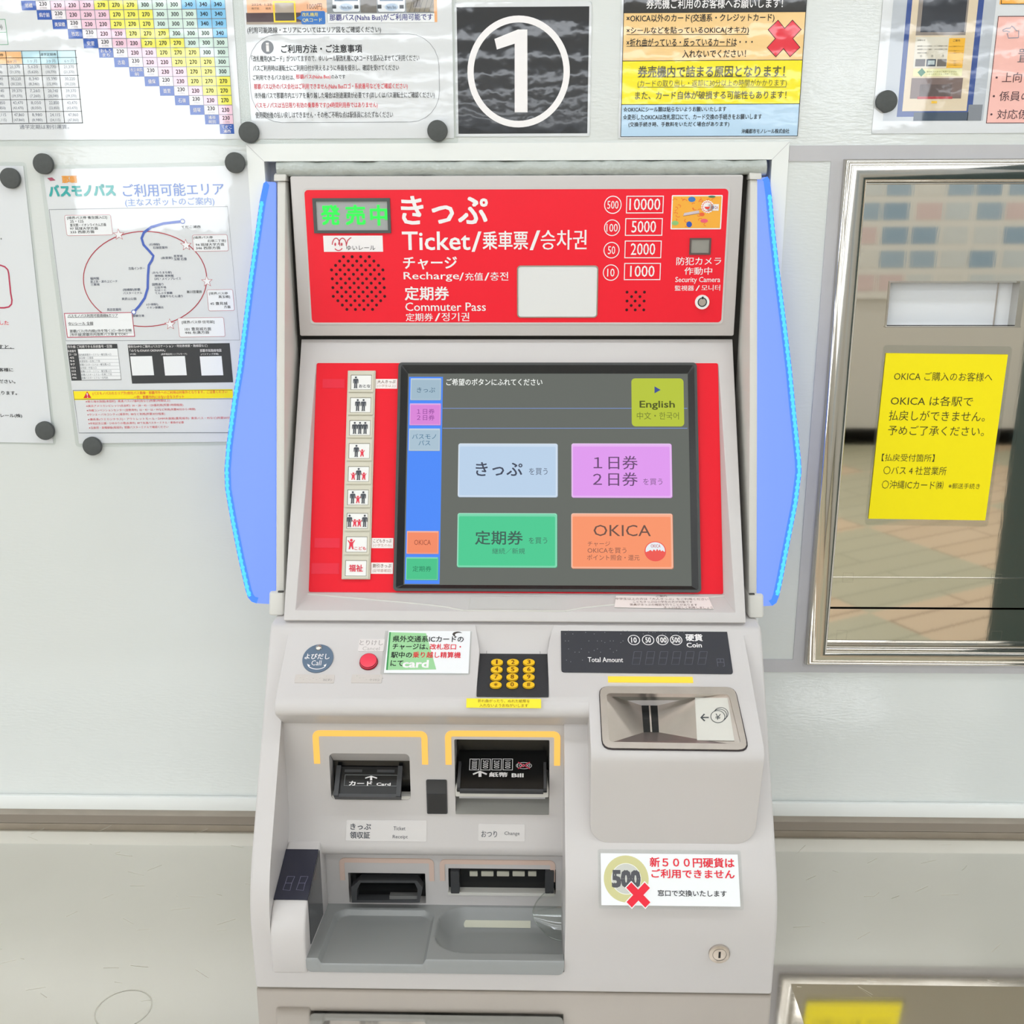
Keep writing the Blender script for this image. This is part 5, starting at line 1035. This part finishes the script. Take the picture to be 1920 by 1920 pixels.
bracket(BK, 587.5, 1370, 802, 1370, 1432, .0060, M_org, 'card_light'); bracket(BK, 835, 1370.5, 1050.5, 1370, 1434, .0060, M_org, 'bill_light')
M_pink = mat('light_off', '#DCC2B4', .4)
bracket(LW, 637, 1609, 814, 1609, 1650.5, .0052, M_pink, 'ticket_light', .006); bracket(LW, 824.5, 1612, 1041, 1612, 1652, .0052, M_pink, 'change_light', .006)
# card slot: black mouth with rails
E0 = (0, 0, 0)
M = MB(); b = BK.R(623, 1440, 766, 1497); M.rect(BK, (cs[0] + .0004, cs[1] + .0003, cs[2] - .0004, cs[3] - .0165), -.038, -.016, M_black); M.add([BK.P(cs[0] + .0003, cs[3] - .0005, -.001), BK.P(cs[2] - .0003, cs[3] - .0005, -.001), BK.P(cs[2] - .001, cs[3] - .0165, -.0158), BK.P(cs[0] + .001, cs[3] - .0165, -.0158)], [(3, 2, 1, 0)], M_body); M.rect(BK, (cs[0] + .0004, cs[1] + .0003, cs[2] - .0004, cs[1] + .004), -.010, -.001, M_pillar)
csl = M.build('card_slot', TM, smooth=0)
CT = Fr((0, -.200, 0), (1, 0, 0), (0, .030, .016)); z1 = BK.loc(690, 1492, .006)[1]; CT = Fr((0, -.2065, BK.P(0, z1)[2]), (1, 0, 0), (0, .022, .0195))
M = MB(); t = CT.Q((634, 1432), (756, 1432), (752, 1487), (626, 1489)); cl = CT.loc(695, 1436, .003)[1]; M.rect(CT, (t[0], 0, t[2], cl), -.004, 0, M_black)
M.rect(CT, (t[0], 0, t[0] + .0045, cl), 0, .0040, M_charc).rect(CT, (t[2] - .0045, 0, t[2], cl), 0, .0040, M_charc).rect(CT, (t[0], -.0006, t[2], .0026), -.006, .0022, M_charc)
M.frect(CT, (t[0] + .008, cl - .006, t[0] + .026, cl - .003), .0006, M_charc).frect(CT, (t[2] - .026, cl - .006, t[2] - .008, cl - .003), .0006, M_charc)
M.frame(CT, CT.R(646, 1453, 745, 1474), .0004, .0004, ink('#8C9090')); M.tp(CT, 'カード', (654.5, 1465, 698, 1473.5), .0006, M_white, .03); M.tp(CT, 'Card', (706, 1468, 732.5, 1473.5), .0006, M_white, .02)
M.line(CT, [CT.loc(696, 1463.5), CT.loc(696, 1456.5)], .0022, .0006, M_white); M.line(CT, [CT.loc(685, 1459.5), CT.loc(696, 1456), CT.loc(707, 1459.5)], .0012, .0007, M_white); M.build('card_tray', csl, smooth=0)
M = MB(); b = BK.R(800, 1461.5, 838.5, 1525); M.rect(BK, b, 0, .0012, mat('sensor_black', '#34363A', .25), r=.0015); M.frect(BK, (b[0] + .0012, b[1] + .001, b[2] - .0012, (b[1] + b[3]) / 2 + .0035), .0014, mat('sensor_dark', '#232427', .4)); M.build('sensor_window', TM, smooth=0)
# bill slot
M = MB(); vm = BK.loc(940, 1471)[1]; M.rect(BK, (bs[0] + .0003, vm - .004, bs[2] - .0003, bs[3] - .0003), -.048, -.030, M_black); bsl = M.build('bill_slot', TM, smooth=0)
BT = Fr((0, -.2095, BK.P(0, vm)[2]), (1, 0, 0), (0, .044, .0235)); bt = BT.Q((858, 1392), (1026, 1392), (1019, 1468), (862, 1466)); M = MB(); M.rect(BT, (bs[0] + .0025, 0, bs[2] - .0025, .050), -.003, 0, M_black)
for a in ((bs[0] + .003, bs[0] + .0058), (bs[2] - .0058, bs[2] - .003)): M.rect(BT, (a[0], .0, a[1], .030), 0, .005, M_charc)
M.rect(BT, (bs[0] + .0055, -.0012, bs[2] - .006, .0012), -.004, .0014, M_charc)
zb = lambda x, y: (830 + x * .125, 1370 + y * .125)
for x0, s in ((400, '10000'), (567, '5000'), (733, '2000'), (900, '1000')):
    p0, p1 = zb(x0 + 2, 425), zb(x0 + 152, 597); bx = BT.R(*p0, *p1); M.frame(BT, bx, .0006, .0005, M_white)
    v, f = glyphs(s, .0); lo = v.min(0); hi = v.max(0); wd_ = bx[2] - bx[0]; hg = bx[3] - bx[1]
    M.add([BT.P(bx[0] + wd_ * (.22 + .56 * (q[1] - lo[1]) / (hi[1] - lo[1])), bx[3] - hg * (.1 + (.8 if len(s) == 5 else .7) * (q[0] - lo[0]) / (hi[0] - lo[0])) - (0 if len(s) == 5 else hg * .05), .0006) for q in v], f, M_white)
c = BT.R(*zb(1100, 478), *zb(1338, 578)); cc = ((c[0] + c[2]) / 2, (c[1] + c[3]) / 2); ru, rv = (c[2] - c[0]) / 2, (c[3] - c[1]) / 2; M.fring(BT, ell(*cc, ru, rv), ell(*cc, ru - .0005, rv - .0005), .0005, M_white); M.tp(BT, '10000', (*zb(1122, 505), *zb(1310, 550)), .0006, M_white); rdk = ink('#D93A56')
for s in (1, -1): M.line(BT, [(cc[0] - ru * .75, cc[1] - s * rv), (cc[0] + ru * .75, cc[1] + s * rv)], .0010, .0007, rdk)
M.line(BT, [BT.loc(*zb(560, 697)), BT.loc(*zb(560, 622))], .0030, .0006, M_white); M.line(BT, [BT.loc(*zb(455, 660)), BT.loc(*zb(560, 617)), BT.loc(*zb(662, 660))], .0018, .0007, M_white)
M.tp(BT, '紙幣', (*zb(697, 628), *zb(978, 700)), .0006, M_white, .03); M.tp(BT, 'Bill', (*zb(1034, 645), *zb(1214, 704)), .0006, M_white, .03); M.build('bill_tray', bsl, smooth=0)
lv0 = BK.loc(940, 1487)[1]; lv1 = BK.loc(940, 1471)[1]; M = MB(); M.box(bs[0] + .0008, bs[2] - .0008, -.206, -.160, BK.P(0, lv0)[2], BK.P(0, lv1)[2], M_pillar).clean(.001, 2)
M.box(bs[0] + .004, bs[2] - .004, -.2, -.160, BK.P(0, lv0)[2] - .005, BK.P(0, lv0)[2], M_seam)
SHF = yz(-.2061, 0, -.2061, 1)
for x in (899, 990): M.disc(SHF, SHF.loc(x, 1484.5), .0012, .0001, M_black, n=12)
SF = yz(-.200, BK.P(0, bs[1])[2] + .0003, -.168, BK.P(0, lv0)[2] - .004); M.rect(SF, (bs[0] + .0002, 0, bs[2] - .0002, .034), -.0006, 0, mat('bill_chute', '#96958F', .45)); M.build('bill_shelf', bsl)
# ledge labels
M = MB(); b = LB.R(649, 1538, 800, 1577); M.rect(LB, b, 0, .0005, mat('ledge_label', '#CFCBC8', .3), r=.0012); M.tp(LB, 'きっぷ', (657, 1544, 695.8, 1555.6), .0007, mg_, .016); M.tp(LB, '領収証', (656.4, 1559, 694, 1572), .0007, mg_, .016); M.tp(LB, 'Ticket', (738, 1549.4, 760.4, 1556.6), .0007, mg_); M.tp(LB, 'Receipt', (736.5, 1565.5, 764.7, 1573.7), .0007, mg_); M.build('ticket_label', TM, smooth=0)
M = MB(); b = LB.R(897, 1545, 984, 1577); M.rect(LB, b, 0, .0005, mat('ledge_label', '#CFCBC8', .3), r=.0012); M.tp(LB, 'おつり', (902.5, 1557.6, 932, 1569.7), .0007, mg_, .01); M.tp(LB, 'Change', (945.8, 1559, 974.3, 1567.5), .0007, mg_); M.build('change_label', TM, smooth=0)
# ticket outlet
M = MB(); M.rect(LW, (to[0] + .0003, to[1] + .0003, to[2] - .0003, to[3] - .0003), -.038, -.012, M_black); M.rect(LW, (to[0] + .0003, to[3] - .007, to[2] - .0003, to[3] - .0003), -.012, -.009, mat('worn_black', '#2E2E2C', .7, noise=.6, nscale=300)); o_ = M.build('ticket_outlet', TM, smooth=0)
zo = lambda x, y: (620 + x * .2344, 1590 + y * .2344); OT = yz(-.200, .03, -.196, .06); M = MB()
pa = [OT.loc(*zo(*p)) for p in ((170, 437), (712, 437), (735, 320), (690, 262), (230, 258), (165, 315))]; pb = [OT.loc(*zo(*p)) for p in ((208, 418), (690, 418), (695, 330), (672, 280), (240, 278), (212, 330))]; M.ring(OT, pa, pb, -.012, 0, M_charc); M.rect(OT, OT.R(*zo(468, 392), *zo(690, 420)), -.010, -.002, mat('lip_grey', '#6A6A68', .5)); M.build('outlet_mouth', o_, smooth=0)
# change outlet
M = MB(); M.rect(LW, (co[0] + .0003, co[1] + .0003, co[2] - .0003, co[3] - .0003), -.029, -.006, M_black)
for x0, x1 in ((1112, 1175), (1205, 1302), (1330, 1427), (1455, 1552), (1580, 1645)): M.rect(LW, LW.R(*zo(x0, 188), *zo(x1, 224), -.005), -.006, -.0045, mat('coin_gate', '#B9B7A8', .4), r=.0006)
for x0, x1 in ((962, 1030), (1715, 1785)): M.rect(LW, LW.R(*zo(x0, 172), *zo(x1, 345)), -.02, .0040, M_charc, r=.001)
M.rect(LW, LW.R(*zo(940, 345), *zo(1790, 368)), -.008, .0030, M_pillar); M.build('change_outlet', TM, smooth=0)

# ---- tray
TX0, TX1, TY0, TY1 = -.2162, .0296, -.2962, -.1895
def tz(x, y):
    t = (y - TY0) / (TY1 - TY0); z = .0388 - .018 * t
    def sd(cx, cy, hx, hy, r):                                     # distance inside a rounded rectangle
        qx, qy = abs(x - cx) - hx + r, abs(y - cy) - hy + r
        return -(math.hypot(max(qx, 0), max(qy, 0)) + min(max(qx, qy), 0) - r)
    d = sd(-.1530, -.262, .0520, .0610, .016); k = min(1, max(0, d / .004)); z -= .0058 * k * k * (3 - 2 * k)
    d = sd(-.019, -.2385, .078, .0445, .032); k = min(1, max(0, d / .020)); z -= .0195 * math.sin(k * math.pi / 2) ** .8 if k > 0 else 0
    return z
NX, NY = 150, 70; xs = [TX0 + (TX1 - TX0) * i / NX for i in range(NX + 1)]; ys = [TY0 + (TY1 - TY0) * j / NY for j in range(NY + 1)]
M = MB(); M.add([(x, y, tz(x, y)) for y in ys for x in xs], [(j * (NX + 1) + i, j * (NX + 1) + i + 1, (j + 1) * (NX + 1) + i + 1, (j + 1) * (NX + 1) + i) for j in range(NY) for i in range(NX)], M_tray)
rc = .006
def zl(x): 
    e = min(x - TX0, TX1 - x); return .0238 + (rc - math.sqrt(max(0, rc * rc - (rc - e) ** 2)) if e < rc else 0)
lipv = [(x, TY0, tz(x, TY0)) for x in xs] + [(x, TY0 - .0012, min(tz(x, TY0) - .0012, tz(x, TY0))) for x in xs] + [(x, TY0 - .0012, zl(x)) for x in xs]; k = NX + 1
M.add(lipv, [f for i in range(NX) for f in ((i, k + i, k + i + 1, i + 1), (k + i, 2 * k + i, 2 * k + i + 1, k + i + 1))], M_tray)
tro = M.build('receiving_tray', TM, smooth=50)
M = MB(); BF2 = yz(-.222, .012, -.2, .022); gy = lambda x, y: (x, y, tz(x, y) + .0006); a = LW.R(863, 1721, 998, 1732); xs_ = (-.0735, -.0025)
M.add([(xs_[0], -.2075, tz(-.04, -.2075) + .0006), (xs_[1], -.2075, tz(-.04, -.2075) + .0006), (xs_[1], -.2015, tz(-.04, -.2015) + .0006), (xs_[0], -.2015, tz(-.04, -.2015) + .0006)], [(0, 1, 2, 3)], mat('pale_sensor', '#C9C8B5', .4)); M.build('tray_sensor', tro, smooth=0)
# clear coin guard
M = MB(); gp = []; n1, n2 = 16, 10
for i in range(n1 + 1):
    s = i / n1; a = math.radians(12 + 78 * s)
    for j in range(n2 + 1):
        t = j / n2; rr = 1 - .16 * t * t
        gp.append((.0284 - .0285 * t * (.35 + .65 * math.sin(math.pi * min(1, .12 + .8 * s))), -.196 - .050 * math.sin(a) * rr, .0225 + .030 * math.cos(a) ** .8 * rr))
M.add(gp, [(i * (n2 + 1) + j, i * (n2 + 1) + j + 1, (i + 1) * (n2 + 1) + j + 1, (i + 1) * (n2 + 1) + j) for i in range(n1) for j in range(n2)], M_clear)
M.tube([gp[i * (n2 + 1) + n2] for i in range(n1 + 1)] + [gp[n1 * (n2 + 1) + n2 - j] for j in range(1, n2 + 1)], .0006, M_clear, 8)
M.tube([gp[(n1 // 2) * (n2 + 1) + j] for j in range(n2 + 1)], .0005, M_clear, 8); M.build('coin_guard', TM, smooth=60)
# pod with the countdown display
PX0, PX1 = -.2487, -.2152
pp = [(-.1902, .02), (-.2955, .02), (-.2985, .026), (-.2985, .052), (-.2968, .064), (-.2925, .0745), (-.2855, .0835), (-.2764, .0882), (-.2196, .1046), (-.200, .1093), (-.1902, .1100)]
M = MB().xprism(pp, PX0, PX1, M_body).clean(.0028, 3, 42); pod = M.build('display_pod', TM)
PD = yz(-.2768, .0885, -.2194, .1051); M = MB(); ln = math.hypot(.0574, .0166); M.rect(PD, (PX0 + .0005, .0, PX1 - .0003, ln), -.0006, .0007, mat('display_smoke2', '#2B2C3A', .12))
M.prism(Fr((PX1 + .0006, 0, 0), (0, 1, 0), (0, 0, 1)), [(-.2775, .0880), (-.2785, .0400), (-.2205, .0305), (-.2190, .1045)], -.0004, .0002, mat('smoke_side', '#3C3D40', .15))
for x in (598, 0): pass
zp = lambda x, y: (440 + x * .15625, 1560 + y * .15625)
for x in (635, 795): 
    a = PD.loc(*zp(x, 540)); b = PD.loc(*zp(x + 88, 540)); c = PD.loc(*zp(x + 52, 620)); d = PD.loc(*zp(x + 30, 708)); e = PD.loc(*zp(x - 55, 700)); f = PD.loc(*zp(x - 25, 620))
    M.line(PD, [a, b, c, d, e, f, a], .0005, .0009, ink('#6F6F88')); M.line(PD, [f, c], .0005, .0009, ink('#6F6F88'))
M.build('countdown_display', pod, smooth=0)
# 500 yen sticker and front lock
M = MB(); b = SL.Q((1125.5, 1600.5), (1383, 1601.5), (1388, 1698.5), (1128, 1698.5)); M.rect(SL, b, .0003, .0007, M_paper)
q = SL.R(1132, 1604, 1216, 1692); c = ((q[0] + q[2]) / 2, (q[1] + q[3]) / 2); M.disc(SL, c, (q[2] - q[0]) / 2, .0008, ink('#CFCB94'), rv=(q[3] - q[1]) / 2, n=48); M.disc(SL, c, (q[2] - q[0]) * .335, .0009, ink('#EDEDE4'), rv=(q[3] - q[1]) * .335, n=48); M.disc(SL, c, (q[2] - q[0]) * .32, .00095, ink('#CBCCC4'), rv=(q[3] - q[1]) * .32, n=48)
M.tp(SL, '500', (1147, 1631, 1201, 1664.5), .0011, ink('#55555A'), .055)
cx = SL.loc(1196.5, 1678); 
for s in (1, -1):
    for e, wv, cc in ((.0009, .0012, M_white), (0, .0014, ink('#E8263B'))):
        d = np.array([math.cos(math.radians(45)), s * math.sin(math.radians(45))]); nn = np.array([-d[1], d[0]]); M.flat(SL, [tuple(np.array(cx) + d * i * (.0122 + e) + nn * j * (.0034 + e)) for i, j in ((-1, -1), (1, -1), (1, 1), (-1, 1))], wv + .00002 * (s + 1), cc)
M.tp(SL, '新５００円硬貨は', (1218, 1608, 1376.5, 1626.5), .001, RED, .02); M.tp(SL, 'ご利用できません', (1221, 1630, 1377, 1647), .001, RED, .02); M.tp(SL, '窓口で交換いたします', (1233, 1669, 1362, 1681), .001, K, .012)
st = M.build('coin_sticker', TM, smooth=0); M = MB(); M.ring(SL, arc_rect(*SL.Q((1120, 1593), (1389, 1594), (1394, 1705), (1123, 1705)), .002), arc_rect(*b, .0003), .0003, .0006, M_film2); M.build('laminate', st, smooth=0)
M = MB(); q = FRT.R(1328, 1769.5, 1369, 1805); c = ((q[0] + q[2]) / 2, (q[1] + q[3]) / 2); M.cyl(FRT, c, .0100, -.001, .0022, M_steel, n=40).clean(.0007, 2, 40, False); M.circ(FRT, c, .0066, .0004, .0024, ink('#7A746E')); M.frect(FRT, (c[0] - .0010, c[1] - .0034, c[0] + .0010, c[1] + .0034), .0025, M_black); M.build('front_lock', TM)

for o in bpy.data.objects:
    if '_o' in o: del o['_o']
bpy.data.objects.remove(TO); bpy.data.curves.remove(TC)
